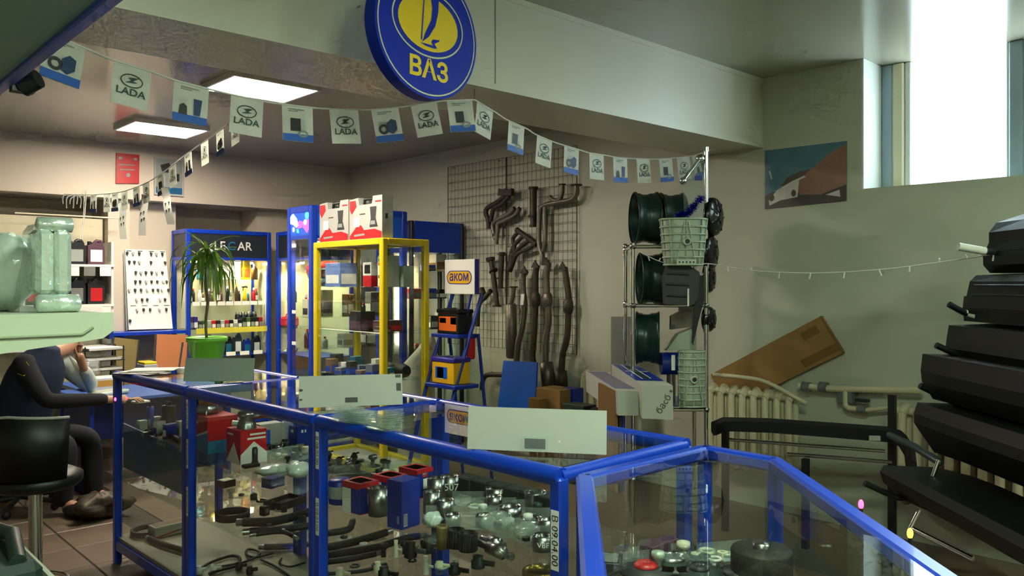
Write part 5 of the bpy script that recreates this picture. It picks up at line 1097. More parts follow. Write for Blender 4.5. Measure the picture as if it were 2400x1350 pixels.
# -- middle counter, glass shelf
cart(500, 1052, .20, .30, .235, 'red white and blue parts carton under the golden headlamp', 'red', [('l', [(0, 0), (1, 0), (1, .58), (.5, .42), (0, .22)], 'ice_blue'), ('l', [(0, .22), (.5, .42), (1, .58), (1, .66), (.5, .47), (0, .27)], 'white'), ('l', ell(.07, .06, 14, .42, .80), 'white'), ('f', rc(0, 0, 1, .35), 'ice_blue')])
t = thing('headlamp', 'round golden headlamp bulb unit on the red and blue carton', 'car lamp', PH(500, 1052, S5) + V((-.02, .04, .235)) * Q)
o_ = V((0, 0, .0)); MB().ball((0, 0, .085), (.058, .058, .058), 18, 12).build('dome', 'brass', t, False); MB().lathe([(.05, 0), (.075, .01), (.07, .04), (.06, .06)], None, 18).build('collar', 'steel', t, False)
for a in (0, 2.1, 4.2): MB().tube([(.06 * math.cos(a), .06 * math.sin(a), .05), (.09 * math.cos(a), .09 * math.sin(a), .02), (.09 * math.cos(a), .09 * math.sin(a), .0)], .008, 6).build('lug', 'steel', t, False)
cart(578, 1080, .17, .20, .205, 'red carton with white peak print under the metal thermostat', 'red', [('l', [(0, 0), (1, 0), (.55, .62)], 'white'), ('l', rc(.1, .82, .5, .87), 'white'), ('f', [(0, 0), (1, 0), (1, .3), (.5, .66), (0, .3)], 'white'), ('f', rc(.35, .84, .95, .9), 'white'), ('f', rc(.25, .72, .95, .78), 'white')])
t = thing('thermostat', 'grey metal thermostat housing on the red peak carton', 'car part', PH(578, 1080, S5) + V((0, 0, .205)) * Q); MB().lathe([(.06, 0), (.055, .03), (.04, .06), (.055, .075), (.05, .10), (0, .115)], None, 18).build('body', 'steel', t, False); MB().tube([(.02, -.02, .07), (.08, -.06, .08), (.12, -.09, .075)], .022, 10).build('outlet', 'steel', t, False); MB().tube([(0, 0, .02), (-.07, .05, .03)], .018, 10).build('inlet', 'alu', t, False)
cart(628, 1046, .16, .10, .16, 'white carton with blue panel beside the red peak carton', 'card_white', [('l', rc(.0, .08, 1, .75), 'blue_bright'), ('f', rc(0, .1, .45, .75), 'blue_bright'), ('f', rc(.1, .62, .2, .7), 'white')])
cart(702, 1046, .10, .12, .14, 'dark blue carton near the middle counter post', 'navy_box', [('f', rc(.3, .72, .45, .86), 'white'), ('f', rc(.55, .72, .66, .86), 'white'), ('l', rc(.3, .7, .6, .85), 'white')])
bag(668, 1040, (.07, .06, .08), 'clear bag of green fittings between white and blue cartons', seed=4)
t = thing('bolt_sleeve', 'black threaded sleeve standing before the red peak carton', 'car part', PH(597, 1086, S5)); MB().lathe([(.022, 0), (.022, .012), (.018, .012), (.018, .09), (.012, .10), (0, .10)], None, 14).build('sleeve', 'black', t, False)
t = thing('rubber_block', 'flat black rubber block lying under the black sleeve', 'car part', PH(588, 1095, S5)); MB().bx(-.05, .05, -.025, .025, 0, .02, ch=.005).build('block', 'rubber', t, False)
for i, (x, y, c1) in enumerate(((625, 1062, 'black'), (648, 1056, 'dark_grey'), (672, 1052, 'black'), (690, 1062, 'dark_grey'), (704, 1056, 'black'), (718, 1062, 'cream'))):
    t = thing('rubber_bush', 'rubber bush, %s from the left in the divided tray of the middle counter' % ORD[i], 'bush', PH(x, y, S5), rz0, 'rubber bushes'); MB().lathe([(.012, 0), (.028, 0), (.03, .02), (.022, .03), (.028, .042), (.012, .045)], None, 16, closed=True).build('bush', c1, t, False)
for i, (x, y) in enumerate(((640, 1075), (668, 1070), (695, 1082), (700, 1108))): divider(x, y, .3, .06, .2, 'clear acrylic divider, %s from the left in the middle counter' % ORD[i])
bag(640, 1112, (.11, .07, .03), 'white bag of small fittings at the shelf edge of the middle counter', mt='poly_bag', seed=7); bag(700, 1120, (.07, .07, .045), 'crumpled white roll bag beside the counter post', mt='poly_bag', seed=9)
for i, (x, y, c1, h) in enumerate(((552, 985, 'black', .07), (572, 984, 'brass', .06), (592, 986, 'steel', .07), (612, 990, 'alu', .05), (535, 986, 'dark_grey', .05))):
    t = thing('fitting', '%s fitting, %s along the back of the middle counter shelf' % (c1.replace('_', ' '), ORD[i]), 'fitting', PH(x, y + 45, S5), rz0, 'fittings at the back'); MB().lathe([(.03, 0), (.032, h * .4), (.02, h * .55), (.026, h), (0, h)], None, 14).build('body', c1, t, False); MB().tube([(.0, 0, h * .5), (.045, -.02, h * .6)], .011, 8).build('spout', c1, t, False)
# -- middle counter, base
t = ring(PH(545, 1215, LV(545, 1215)), .105, .092, .045, 'large black rubber ring on the base of the middle counter', 'rubber', 'rubber_ring', 'rubber')
t = thing('filter_frame', 'flat black rectangular filter on the base of the middle counter', 'filter', PH(668, 1185, LV(668, 1185)), .35); q = MB(); MB().bx(-.12, .12, -.075, -.06, 0, .05).build('frame_side', 'black', t, False); MB().bx(-.12, .12, .06, .075, 0, .05).build('frame_side', 'black', t, False); MB().bx(-.12, -.105, -.06, .06, 0, .05).build('frame_side', 'black', t, False); MB().bx(.105, .12, -.06, .06, 0, .05).build('frame_side', 'black', t, False); MB().bx(-.105, .105, -.06, .06, 0, .02).build('filter_mat', 'dark_grey', t, False)
t = thing('relay', 'small black relay cube on the base of the middle counter', 'relay', PH(620, 1208, LV(620, 1208)), .3); MB().bx(-.025, .025, -.025, .025, 0, .06, ch=.006).build('case', 'black', t, False); MB().bx(-.012, .012, -.0255, -.025, .02, .045).build('print', 'grey', t, False)
cart(640, 1140, .13, .10, .07, 'blue carton under the shelf of the middle counter', 'navy_box', [], .3, S1); cart(530, 1140, .10, .09, .05, 'open black and yellow carton under the shelf of the middle counter', 'black', [('t', rc(.1, .1, .9, .9), 'cream')], .2, S1)
hose([(570, 1224), (640, 1222), (710, 1205), (745, 1190)], S1, .026, 'thick black hose across the middle counter base, farthest'); hose([(585, 1246), (660, 1240), (730, 1232)], S1, .022, 'thick black hose across the middle counter base, second'); hose([(620, 1282), (680, 1280), (740, 1272)], S1, .022, 'thick black hose across the middle counter base, nearest')
hose([(600, 1252), (660, 1246), (690, 1258)], S1, .014, 'short black hose with clamps between the thick hoses')
hose([(462, 1340), (490, 1320), (540, 1303), (562, 1308), (555, 1325), (520, 1335), (490, 1345)], S1, .010, 'thin looped black hose at the front of the middle counter', ends=False)
hose([(500, 1330), (570, 1318), (608, 1300), (600, 1290), (580, 1288), (578, 1300), (600, 1306), (640, 1296)], S1, .008, 'thin black wire hose tied in a loop in the middle counter', ends=False); hose([(612, 1312), (650, 1330), (690, 1360)], S1, .008, 'straight thin black hose end at the counter front', ends=False); hose([(660, 1308), (655, 1320), (680, 1328), (715, 1318)], S1, .006, 'small black hose hook near the middle post', ends=False)
for i, (x, y, mt_) in enumerate(((465, 1345, 'white'), (500, 1342, 'white'), (560, 1335, 'black'), (585, 1345, 'black'))):
    t = thing('connector', '%s plastic connector, %s along the front of the middle counter base' % (mt_, ORD[i]), 'connector', PH(x, y, LV(x, y)), rz0); MB().lathe([(0, 0), (.022, 0), (.024, .03), (.016, .035), (.018, .05), (0, .05)], None, 12).build('body', mt_, t, False); MB().tube([(0, 0, .025), (.05, .01, .03)], .012, 8).build('spigot', mt_, t, False)
# -- far counter
t, at, patch, nn = board('blue_sheet', 'dark blue sheet standing inside the far counter', 'sheet', [PZ(288, 992, 4.72), PZ(436, 1060, 4.22), PZ(438, 1165, 4.25), PZ(290, 1095, 4.76)], .01, 'picture_blue')
for i, (x, y, w_, h, c1, c2) in enumerate(((374, 1020, .07, .10, 'card_white', 'navy_box'), (398, 1026, .08, .10, 'navy_box', 'white'), (366, 1004, .06, .09, 'light_grey', 'print_grey'), (333, 1010, .06, .08, 'card_green', 'grey'), (352, 1006, .05, .08, 'light_grey', 'grey'), (425, 1022, .06, .11, 'card_white', 'leaf'))):
    cart(x, y, w_, .05, h, '%s small carton, %s along the far counter shelf' % (c1.replace('_', ' '), ORD[i]), c1, [('l', rc(.1, .15, .9, .6), c2)], 0.2)
for i, (x, y, w_, h, c1) in enumerate(((352, 1006, .05, .17, 'blue_dark'), (395, 1010, .10, .19, 'black'))):
    t = thing('ignition_coil', '%s coil unit standing %s in the far counter' % (c1.replace('_', ' '), ORD[i]), 'car part', PH(x, y, S5), rz0); MB().lathe([(w_ * .6, 0), (w_ * .6, h * .5), (w_ * .5, h * .55), (w_ * .5, h), (0, h)], None, 14).build('case', c1, t, False); MB().cyl((0, 0, h), (0, 0, h + .03), w_ * .2).build('terminal', 'black', t, False)
t = ring(PH(350, 1250, S0), .13, .115, .04, 'wide black ring on the base of the far counter', 'rubber', 'rubber_ring', 'rubber'); t = ring(PH(425, 1240, S0), .09, .08, .03, 'smaller black ring on the base of the far counter', 'rubber', 'rubber_ring', 'rubber')
cart(395, 1250, .26, .12, .08, 'flat white and red carton on the base of the far counter', 'card_white', [('l', rc(0, 0, 1, .2), 'red'), ('f', [(0, 0), (1, .4), (1, .5), (0, .15)], 'red'), ('t', rc(.05, .1, .95, .9), 'cardboard_dark')], .1, S1)
hose([(346, 1016), (378, 1012), (405, 1024), (425, 1034)], S5, .018, 'dark coiled hose on the far counter shelf'); hose([(350, 1262), (385, 1276), (432, 1290)], S1, .02, 'dark hose at the front of the far counter base')
# -- nearest counter, glass shelf
def rb(x, y, label, w_=.115, d_=.135, h=.145, rz=.12):
    return cart(x, y, w_, d_, h, label, 'navy_box', [('l', rc(.02, 0, .5, .80), 'paper'), ('l', rc(0, .82, 1, 1), 'red'), ('f', rc(0, .86, 1, 1), 'red'), ('f', [(.3, .86), (.7, .86), (.62, .72), (.38, .72)], 'red'), ('f', rc(.36, .8, .64, .88), 'card_white'), ('f', rc(.38, .3, .78, .66), 'paper'), ('f', rc(0, 0, 1, .03), 'red'), ('t', rc(0, 0, 1, 1), 'red'), ('t', rc(.15, .15, .85, .85), 'dark_grey')], rz)
rb(845, 1196, 'red-topped blue carton with white side, leftmost of three in the nearest counter'); rb(915, 1180, 'red-topped blue carton in the middle of three, behind the tall blue carton'); rb(975, 1160, 'red-topped blue carton, rightmost of three in the nearest counter')
cart(946, 1232, .115, .095, .215, 'tall plain blue carton standing in front in the nearest counter', 'navy_box', [('l', rc(.68, .12, .84, .28), 'tile_blue'), ('f', rc(.1, .06, .3, .32), 'white'), ('f', rc(.12, .075, .28, .305), 'navy_box'), ('f', rc(.17, .1, .22, .28), 'white')], .15)
t = thing('oil_filter', 'dark blue round filter beside the leftmost red-topped carton', 'filter', PH(797, 1178, S5)); MB().lathe([(0, 0), (.055, 0), (.058, .02), (.058, .11), (.05, .12), (0, .12)], None, 22).build('body', 'blue_dark', t, False); MB().lathe([(.0585, .03), (.0585, .09)], None, 22).build('label_band', 'card_white', t, False)
for i, (x, y, R_, h, tx) in enumerate(((888, 1206, .05, .13, None), (1012, 1200, .042, .10, None), (1022, 1175, .045, .12, None), (1054, 1160, .048, .10, '4507'), (1042, 1208, .045, .075, None), (1060, 1232, .036, .055, None), (1135, 1232, .04, .05, None), (1158, 1196, .038, .07, None), (1162, 1180, .05, .08, None), (1195, 1218, .055, .065, '0'), (1245, 1232, .055, .035, None), (1272, 1288, .045, .06, 'VBF'), (1255, 1195, .055, .09, None), (1282, 1248, .04, .06, None))):
    ring(PH(x, y, S5), R_, R_ * .62, h, 'steel bearing, %s counting from the left in the nearest counter' % ORD[i], 'steel', txt=tx, group='bearings in the nearest counter', seal=('black', 'dark_grey', 'steel')[i % 3])
fin_cup(PH(1068, 1282, S5), .04, .075, 'black needle bearing cage in the nearest counter, left of two'); fin_cup(PH(1097, 1290, S5), .04, .075, 'black needle bearing cage in the nearest counter, right of two')
t = thing('coil_spring', 'yellowish threaded sleeve standing at the shelf edge', 'car part', PH(1037, 1285, S5)); MB().lathe([(.016, 0), (.024, 0), (.026, .08), (.027, .085), (.027, .095), (.016, .095)], None, 16, closed=True).build('sleeve', 'brass_dull', t, False) if dm('brass_dull', '#7c734c', .5, metal=.5, var=.2) is None else None
for k, (pts, lab) in enumerate((([(1118, 1270), (1150, 1285), (1178, 1300), (1200, 1306)], 'front'), ([(1130, 1262), (1160, 1272), (1182, 1280)], 'rear'))):
    P_ = [PH(x, y, S5 + .023) for x, y in pts]; t = thing('drive_shaft', 'stepped steel shaft lying on the shelf, %s one' % lab, 'shaft', P_[0] - V((0, 0, .023))); MB().tube([P_[0], P_[0].lerp(P_[-1], .35), P_[0].lerp(P_[-1], .36), P_[0].lerp(P_[-1], .75), P_[0].lerp(P_[-1], .76), P_[-1]], [.012, .012, .02, .02, .0115, .0115], 14).build('shaft', 'steel', t)
bag(1165, 1246, (.075, .06, .045), 'clear bag with bearings in the middle of the nearest counter', seed=12); bag(1232, 1262, (.06, .05, .035), 'clear bag right of the steel shafts', seed=14); bag(1085, 1185, (.06, .05, .02), 'flat clear bag behind the bearings', seed=15); bag(1015, 1236, (.045, .04, .035), 'white-lidded small clear bag by the tall blue carton', mt='poly_bag', seed=16)
for i, (x, y, L) in enumerate(((812, 1100, .34), (850, 1082, .34), (905, 1090, .3), (945, 1095, .3), (1000, 1110, .2), (1110, 1200, .45), (1130, 1165, .3), (1150, 1230, .4), (1205, 1180, .4), (1225, 1205, .35), (1260, 1185, .25), (1240, 1250, .3))): divider(x, y + 12, L, .055, -.75 if i > 4 else -.5, 'clear acrylic divider, %s from the left in the nearest counter' % ORD[i])
for i, x in enumerate((1098, 1135, 1172, 1210, 1248, 1285)):
    pack(PH(x, 1154 + i * 9.5, S5), .10, .13, .085, 'dark grey lidded box, %s along the back of the nearest counter' % ORD[i], 'dark_box', None, .0, 'lidded_box', 'box', 'dark boxes at the back', 'grey_dim') if (dm('dark_box', '#262b2a', .6), dm('grey_dim', '#39403e', .6)) else None
for i, (x, y, h) in enumerate(((770, 1060, .06), (795, 1070, .05), (830, 1068, .07), (838, 1085, .06), (775, 1088, .04))):
    t = thing('sensor', 'black sensor, %s from the left in the divided tray of the nearest counter' % ORD[i], 'sensor', PH(x, y + 20, S5), rz0); MB().lathe([(.014, 0), (.016, h * .5), (.022, h * .55), (.022, h * .7), (.01, h)], None, 12).build('body', 'black', t, False); MB().tube([(0, 0, h * .8), (.02, 0, h), (.03, 0, h)], .006, 6).build('plug', 'dark_grey', t, False)
# -- nearest counter, base
hose([(755, 1285), (830, 1270), (905, 1248)], S1, .022, 'dark hose across the nearest counter base, farthest'); hose([(760, 1302), (880, 1283), (950, 1262), (985, 1256)], S1, .020, 'dark hose across the nearest counter base, middle'); hose([(755, 1318), (820, 1310), (880, 1298)], S1, .016, 'dark hose across the nearest counter base, nearest'); hose([(760, 1345), (850, 1338), (905, 1322)], S1, .010, 'thin dark hose at the front of the nearest counter base', ends=False)
hose([(760, 1250), (800, 1245), (820, 1238), (826, 1224)], S1, .02, 'elbow hose stub by the middle post'); 
for i, (x, y, mt_, h, r) in enumerate(((962, 1305, 'black', .08, .035), (1003, 1295, 'black', .09, .03), (928, 1305, 'cream', .09, .014), (885, 1340, 'cream', .05, .02), (998, 1345, 'white', .09, .016), (797, 1350, 'cream', .04, .022), (1030, 1330, 'cream', .03, .025), (1120, 1330, 'dark_grey', .06, .035), (1065, 1345, 'black', .05, .03), (900, 1352, 'black', .05, .03))):
    t = thing('valve_fitting', '%s plastic valve, %s placed on the nearest counter base' % (mt_.replace('_', ' '), ORD[i]), 'fitting', PH(x, y, LV(x, y)), rz0); MB().lathe([(r, 0), (r, h * .6), (r * .7, h * .7), (r * .8, h), (0, h)], None, 14).build('body', mt_, t, False); MB().tube([(0, 0, h * .5), (r * 1.6, -r * .5, h * .45), (r * 2.4, -r * .8, h * .45)], r * .42, 8).build('spigot', 'steel' if i < 2 else mt_, t, False)
t = ring(PH(1265, 1362, S1 + .154), .075, .062, .05, 'brass coloured ring low at the near post', 'brass', 'metal_ring', 'brass')
t = thing('tin', 'low grey tin carrying the brass ring at the near post', 'tin', PH(1265, 1362, S1 + .154) - V((0, 0, .154))); MB().lathe([(0, 0), (.07, 0), (.07, .195), (.0, .199)], None, 20).build('body', 'dark_grey', t, False)
# -- corner counter
for i, (x, y, R_, mt_, hub) in enumerate(((1513, 1338, .10, 'dark_grey', 'red'), (1572, 1318, .14, 'rubber_green', 'steel'), (1742, 1345, .07, 'dark_grey', 'steel'), (1785, 1318, .09, 'dark_grey', 'steel'), (1640, 1345, .08, 'rubber_green', 'dark_grey'))):
    t = thing('clutch_disc', '%s hubbed clutch disc, %s from the left in the corner counter' % (hub.replace('_', ' '), ORD[i]), 'clutch disc', PH(x, y, S6)); MB().lathe([(R_ * .3, .012), (R_ * .55, .02), (R_ * .58, .012), (R_, .012), (R_, 0), (R_ * .3, 0)], None, 30, closed=True).build('disc', mt_, t, False); MB().lathe([(R_ * .1, .03), (R_ * .28, .034), (R_ * .42, .022), (R_ * .42, .014), (R_ * .1, .014)], None, 24, closed=True).build('hub', hub, t, False)
cart(1425, 1340, .12, .09, .05, 'flat dark printed carton at the left of the corner counter', 'dark_grey', [('t', rc(.1, .1, .9, .9), 'grey')], .6, S6)
t = thing('brake_drum', 'dark ribbed brake drum in the corner counter', 'brake drum', PH(1785, 1345, S6)); MB().lathe([(0, .09), (.1, .09), (.105, .08), (.105, .0), (.098, 0), (.098, .075), (0, .075)], None, 26).build('drum', 'cast_iron', t, False); MB().lathe([(0, .11), (.03, .108), (.03, .09)], None, 16).build('hub', 'steel', t, False)
for i, (x, y) in enumerate(((1470, 1325), (1530, 1310), (1690, 1300), (1620, 1325))): divider(x, y, .2, .05, -.5, 'clear acrylic divider, %s from the left in the corner counter' % ORD[i], S6)
cart(1545, 1306, .16, .06, .06, 'dull red block standing in for the red clip reflected in the corner counter', 'plum', [], 0, S6)  # block added in place of the red clip's reflection in the glass
rd = random.Random(11)
def spread(n, poly4, z, label, group, kinds):
    a, b, c, d = [PH(x, y, z) for x, y in poly4]
    for i in range(n):
        x, y = rd.random(), rd.random(); p = a.lerp(b, x).lerp(d.lerp(c, x), y); k = rd.choice(kinds); mt_ = rd.choice(('black', 'dark_grey', 'steel', 'cream', 'white', 'rubber_green', 'alu', 'bottle_dark'))
        t = thing(k, label % ORD[i], {'hex_nut': 'nut', 'small_cap': 'cap', 'tube_clip': 'clip', 'pouch': 'pouch', 'knob': 'knob'}[k], p, rd.uniform(0, 3), group); s_ = rd.uniform(.8, 1.3)
        if k == 'hex_nut': MB().lathe([(.010 * s_, 0), (.02 * s_, 0), (.02 * s_, .016 * s_), (.010 * s_, .016 * s_)], None, 6, False, True).build('nut', mt_, t, False)
        elif k == 'small_cap': MB().lathe([(0, 0), (.02 * s_, 0), (.02 * s_, .03 * s_), (.014 * s_, .036 * s_), (0, .036 * s_)], None, 12).build('cap', mt_, t, False)
        elif k == 'knob': MB().lathe([(.012 * s_, 0), (.010 * s_, .03 * s_), (.022 * s_, .04 * s_), (.02 * s_, .055 * s_), (0, .06 * s_)], None, 12).build('knob', mt_, t, False)
        elif k == 'tube_clip': MB().tube([(.025 * s_ * math.cos(q), .025 * s_ * math.sin(q), .008) for q in [i_ * .55 for i_ in range(11)]], .006 * s_, 6).build('clip', mt_, t, False)
        else: MB().bx(-.04 * s_, .04 * s_, -.03 * s_, .03 * s_, 0, .004).build('pouch', 'film', t, False); MB().lathe([(.006, .004), (.018 * s_, .004), (.018 * s_, .016), (.006, .016)], None, 10, True, True).build('content', mt_, t, False)
ALL = ('hex_nut', 'small_cap', 'tube_clip', 'pouch', 'knob')
spread(24, ((610, 1046), (742, 1048), (742, 1100), (660, 1085)), S5, 'small part, %s of those scattered in the divided tray of the middle counter', 'small parts in the middle counter', ALL)
spread(22, ((775, 1075), (1000, 1085), (960, 1130), (800, 1120)), S5, 'small part, %s of those behind the red-topped cartons', 'small parts behind the cartons', ALL)
spread(16, ((1090, 1165), (1285, 1215), (1285, 1300), (1120, 1240)), S5, 'small part, %s of those among the bearings', 'small parts among the bearings', ALL)
spread(18, ((335, 1004), (430, 1010), (432, 1040), (372, 1030)), S5, 'small part, %s of those on the far counter shelf', 'small parts in the far counter', ALL)
spread(18, ((790, 1250), (1080, 1270), (1060, 1345), (820, 1330)), S1, 'small part, %s of those on the lower shelf of the nearest counter', 'small parts low in the nearest counter', ALL)
spread(14, ((520, 1160), (690, 1160), (735, 1260), (600, 1235)), S1, 'small part, %s of those on the lower shelf of the middle counter', 'small parts low in the middle counter', ALL)
spread(14, ((1490, 1318), (1690, 1292), (1790, 1325), (1560, 1345)), S6, 'small part, %s of those in the corner counter', 'small parts in the corner counter', ALL)
for o in THINGS[N0:]:
    if o.name in LOCAL: o.scale = (Q, Q, Q)
# ------------------------------------------------------------------ near left gondola
t = thing('gondola_rack', 'near left shop gondola with white metal shelves and blue-edged canopy', 'shelf unit', (.2, 2.4, 0))
GU1 = .55
MB().bx(-.06, -.02, 1.80, 3.06, 0, 2.24).build('back_panel', 'shelf_metal', t)
for v in (1.80, 3.02): MB().bx(-.09, -.02, v, v + .04, 0, 2.24).build('upright', 'shelf_metal', t)
def gshelf(z, v0, v1):
    s_ = MB().bx(-.02, GU1, v0, v1, z - .022, z, ch=.003).build('shelf', 'shelf_metal', t)
    for v in (v0 - .004, v1):
        m = frame((0, v + .004, z - .012), (1, 0, 0), (0, 0, 1)); MB().prism([(-.02, .014), (GU1, .014), (GU1, -.025), (GU1 - .02, -.040), (-.02, -.105)], .004, m).build('bracket', 'shelf_metal', s_)
    if v0 < 2: MB().tube([(-.02, v0 - .006, z - .045), (GU1 - .06, v0 - .006, z - .042), (GU1 - .04, v0 - .006, z - .028)], .003, 6).build('crease', 'bracket_line', s_)
    MB().bx(GU1 - .004, GU1 + .004, v0 + .01, v1 - .01, z - .055, z - .022).build('price_rail', 'blue_dark', s_)
dm('bracket_line', '#8d9a80', .5)
gshelf(1.537, 1.83, 3.02)
s_ = MB().bx(-.02, GU1, 1.83, 3.02, .80, .825).build('shelf', 'shelf_metal', t); MB().bx(GU1, GU1 + .012, 1.83, 3.02, .79, .845).build('lip', 'shelf_metal', s_)
MB().bx(-.05, GU1 - .02, 1.2, 3.05, 2.205, 2.225).build('canopy', 'canopy_green', t) if dm('canopy_green', '#6f9084', .35, var=.04) is None else None
MB().bx(GU1 - .02, GU1 + .012, 1.2, 3.06, 2.19, 2.235, ch=.004).build('canopy_edge', 'blue', t)
t = thing('clip_spotlight', 'black clip-on spotlight under the near left canopy', 'lamp', (.45, 2.75, 2.1))
c = PZ(52, 200, 2.45); MB().cyl(c, c + RX * .05 + UP * .02, .035, .028).build('head', 'black', t); MB().tube([c, c + UP * .05, V((c.x, c.y, 2.204))], .008, 6).build('arm', 'black', t); MB().bx(c.x - .03, c.x + .03, c.y - .02, c.y + .02, 2.175, 2.204).build('clip', 'black', t)
# wrapped part on the shelf
zs = 1.537; Lw = lambda x, y: PV(x, y, 1.98)
t = thing('wrapped_part', 'car part wrapped in shiny silver bubble film standing on the near shelf', 'wrapped part', V((Lw(130, 740).x, 1.98, zs)))
def slab(x0, x1, y0, y1, v0, v1, ch=.01): a, b = PV(x0, y0, v0), PV(x1, y1, v0); return MB().bx(a.x, b.x, v0, v1, max(b.z, zs), a.z, ch=ch)
slab(85, 128, 535, 690, 1.94, 2.02).build('left_wrap', 'foil_wrap', t); slab(127, 170, 537, 692, 1.945, 2.02).build('right_wrap', 'foil_wrap', t)
pa, pb = PV(84, 526, 1.96), PV(171, 528, 1.96); MB().tube([pa, pa.lerp(pb, .04), pa.lerp(pb, .96), pb], [.008, .016, .016, .008], 12).build('top_roll', 'foil_wrap', t)
pa, pb = PV(82, 714, 1.95), PV(188, 716, 1.95); pa.z = pb.z = zs + .020; MB().tube([pa, pa.lerp(pb, .05), pa.lerp(pb, .95), pb], [.012, .020, .020, .012], 14).build('bottom_roll', 'foil_wrap', t)
q = MB(); n = 8; P_ = [PV(60, 560, 2.05), PV(84, 525, 1.99), PV(86, 735, 1.99), PV(48, 738, 2.05), PV(55, 640, 2.08)]
q.prism([(PV(x, 0, 1.99).x, PV(x, y, 1.99).z) for x, y in ((74, 540), (86, 524), (88, 736), (45, 737), (52, 660), (64, 600))], .08, Matrix(((1, 0, 0, 0), (0, 0, -1, 2.07), (0, 1, 0, 0), (0, 0, 0, 1)))).build('side_film', 'film', t)
t = thing('wrapped_bundle', 'lumpy part in a pale plastic bag beside the silver wrapped part', 'wrapped part', V((PV(25, 735, 2.1).x, 2.12, zs)))
a = PV(22, 660, 2.1); MB().blob((a.x, 2.12, zs + .088), (.052, .09, .088), 21, 18, 12, .12).build('bag', 'poly_bag', t)
o = MB().box((0, 0, 0), (.05, .05, .045), m=T(PV(22, 600, 2.12) + V((0, 0, .025)), .5) @ Matrix.Rotation(.35, 4, 'Y'), ch=.005).build('cap_block', 'white', t)
t = thing('storage_bin', 'dark green storage bin on the lower near left shelf', 'bin', (.35, 2.6, .826)); MB().bx(.2, .53, 2.3, 2.85, .826, .90, ch=.02).build('bin', 'rubber_green', t); MB().tube([(.48, 2.34, .90), (.5, 2.5, .93), (.46, 2.75, .91)], .02, 8).build('handle', 'rubber_green', t)

# ------------------------------------------------------------------ oil shelf at the back
t = thing('oil_shelf', 'white shelf unit with oil canisters by the back wall', 'shelf unit', (1.9, 8.5, 0))
MB().bx(1.0, 2.53, 8.74, 8.76, .3, 2.24).build('back_board', 'cream', t)
for u in (1.0, 1.76, 2.51): MB().bx(u, u + .02, 8.40, 8.74, 0, 2.0).build('side_panel', 'white', t)
for z in (1.78, 1.40, 1.0, .6): MB().bx(1.0, 2.53, 8.38, 8.74, z - .022, z).build('shelf', 'white', t)
for z in (1.78, 1.40):
    for i in range(5): MB().bx(1.84 + i * .14, 1.94 + i * .14, 8.374, 8.38, z - .11, z - .025).build('price_tag', 'paper' if i % 2 == 0 else 'grey', t)
MB().bx(2.02, 2.42, 8.36, 8.374, 1.30, 1.38).build('price_rail', 'white', t)
MB().tube([(1.7, 8.42, 2.235), (2.6, 8.42, 2.235)], .008, 6).build('rod', 'cream', t)
for i, u in enumerate((1.30, 1.48, 1.66, 1.86, 2.04, 2.22, 2.39)): canister((u, 8.50, 1.78), .15, .10, .23, 'dark oil canister, %s from the left on the upper oil shelf' % ORD[i], ('bottle_dark', 'bottle_dark', 'plum', 'blue_dark')[i % 4], ('paper', 'print_grey')[i % 2], group='oil canisters upper')
for i, u in enumerate((1.30, 1.48, 1.66, 1.86, 2.04, 2.22, 2.39)): canister((u, 8.50, 1.40), .15, .10, .25, 'black oil canister, %s from the left on the lower oil shelf' % ORD[i], ('black', 'rubber_green', 'bottle_dark')[i % 3], ('grey', 'red', 'dark_grey')[(i + 1) % 3], group='oil canisters lower')
for i, u in enumerate((1.25, 1.45, 1.65)): pack((u, 8.5, 1.0), .16, .15, .2, 'brown carton, %s from the left on the low oil shelf' % ORD[i], 'cardboard', 'paper', group='cartons low')
# thin cables hanging from the ceiling beam
t = thing('hanging_cables', 'thin white cables hanging in front of the oil shelf', 'cable', PV(175, 640, 8.0))
for pts in (((197, 447), (196, 500), (188, 560), (178, 640)), ((203, 447), (198, 510), (190, 580), (176, 650))): MB().tube(smoothpath([PV(x, y, 8.51) for x, y in pts], 4), .003, 5).build('cable', 'white', t)
t = thing('tangled_ties', 'tangle of pale plastic strips at the far end of the flags', 'strips', PV(175, 480, 8.45))
for i in range(7): MB().tube(smoothpath([PV(180, 456, 8.4), PV(150 + i * 8, 458 + (i % 3) * 4, 8.4), PV(148 + i * 8, 478 + (i % 2) * 10, 8.4)], 4), .005, 5).build('strip', 'film', t)
# ------------------------------------------------------------------ sample board
a_, b_, c_, d_ = PV(293, 584, 8.58), PV(388, 587, 8.58), PV(405, 770, 8.50), PV(302, 773, 8.50)
t, at, patch, nn = board('sample_board', 'white sample board with rows of small clips leaning on the wall', 'board', [a_, b_, c_, d_], .015, 'paper')
o = MB().add([PV(289, 590, 8.6), PV(292, 590, 8.6), PV(302, 775, 8.55), PV(296, 775, 8.55)], [(0, 1, 2, 3)]).build('edge', 'light_grey', t)
for x in (.03, .3, .58, .86): patch([(x, .015), (x + .12, .015), (x + .12, .025), (x, .025)], 'dark_grey')
for x in (.06, .32, .58, .84): patch([(x, .70), (x + .13, .70), (x + .13, .708), (x, .708)], 'dark_grey')
rows = ((.04, (.04, .18, .33, .62, .75, .9), 0), (.15, (.08, .2, .32, .6, .95), 0), (.28, (.22, .34, .46, .6, .72, .86), 1), (.395, (.2, .31, .45, .58, .72, .86, .95), 1), (.5, (.04, .18, .32, .46, .6, .72, .82, .97), 1), (.62, (.2, .33, .45, .75, .87), 1), (.745, (.2, .35, .5, .72, .88), 1), (.88, (.03,), 0))
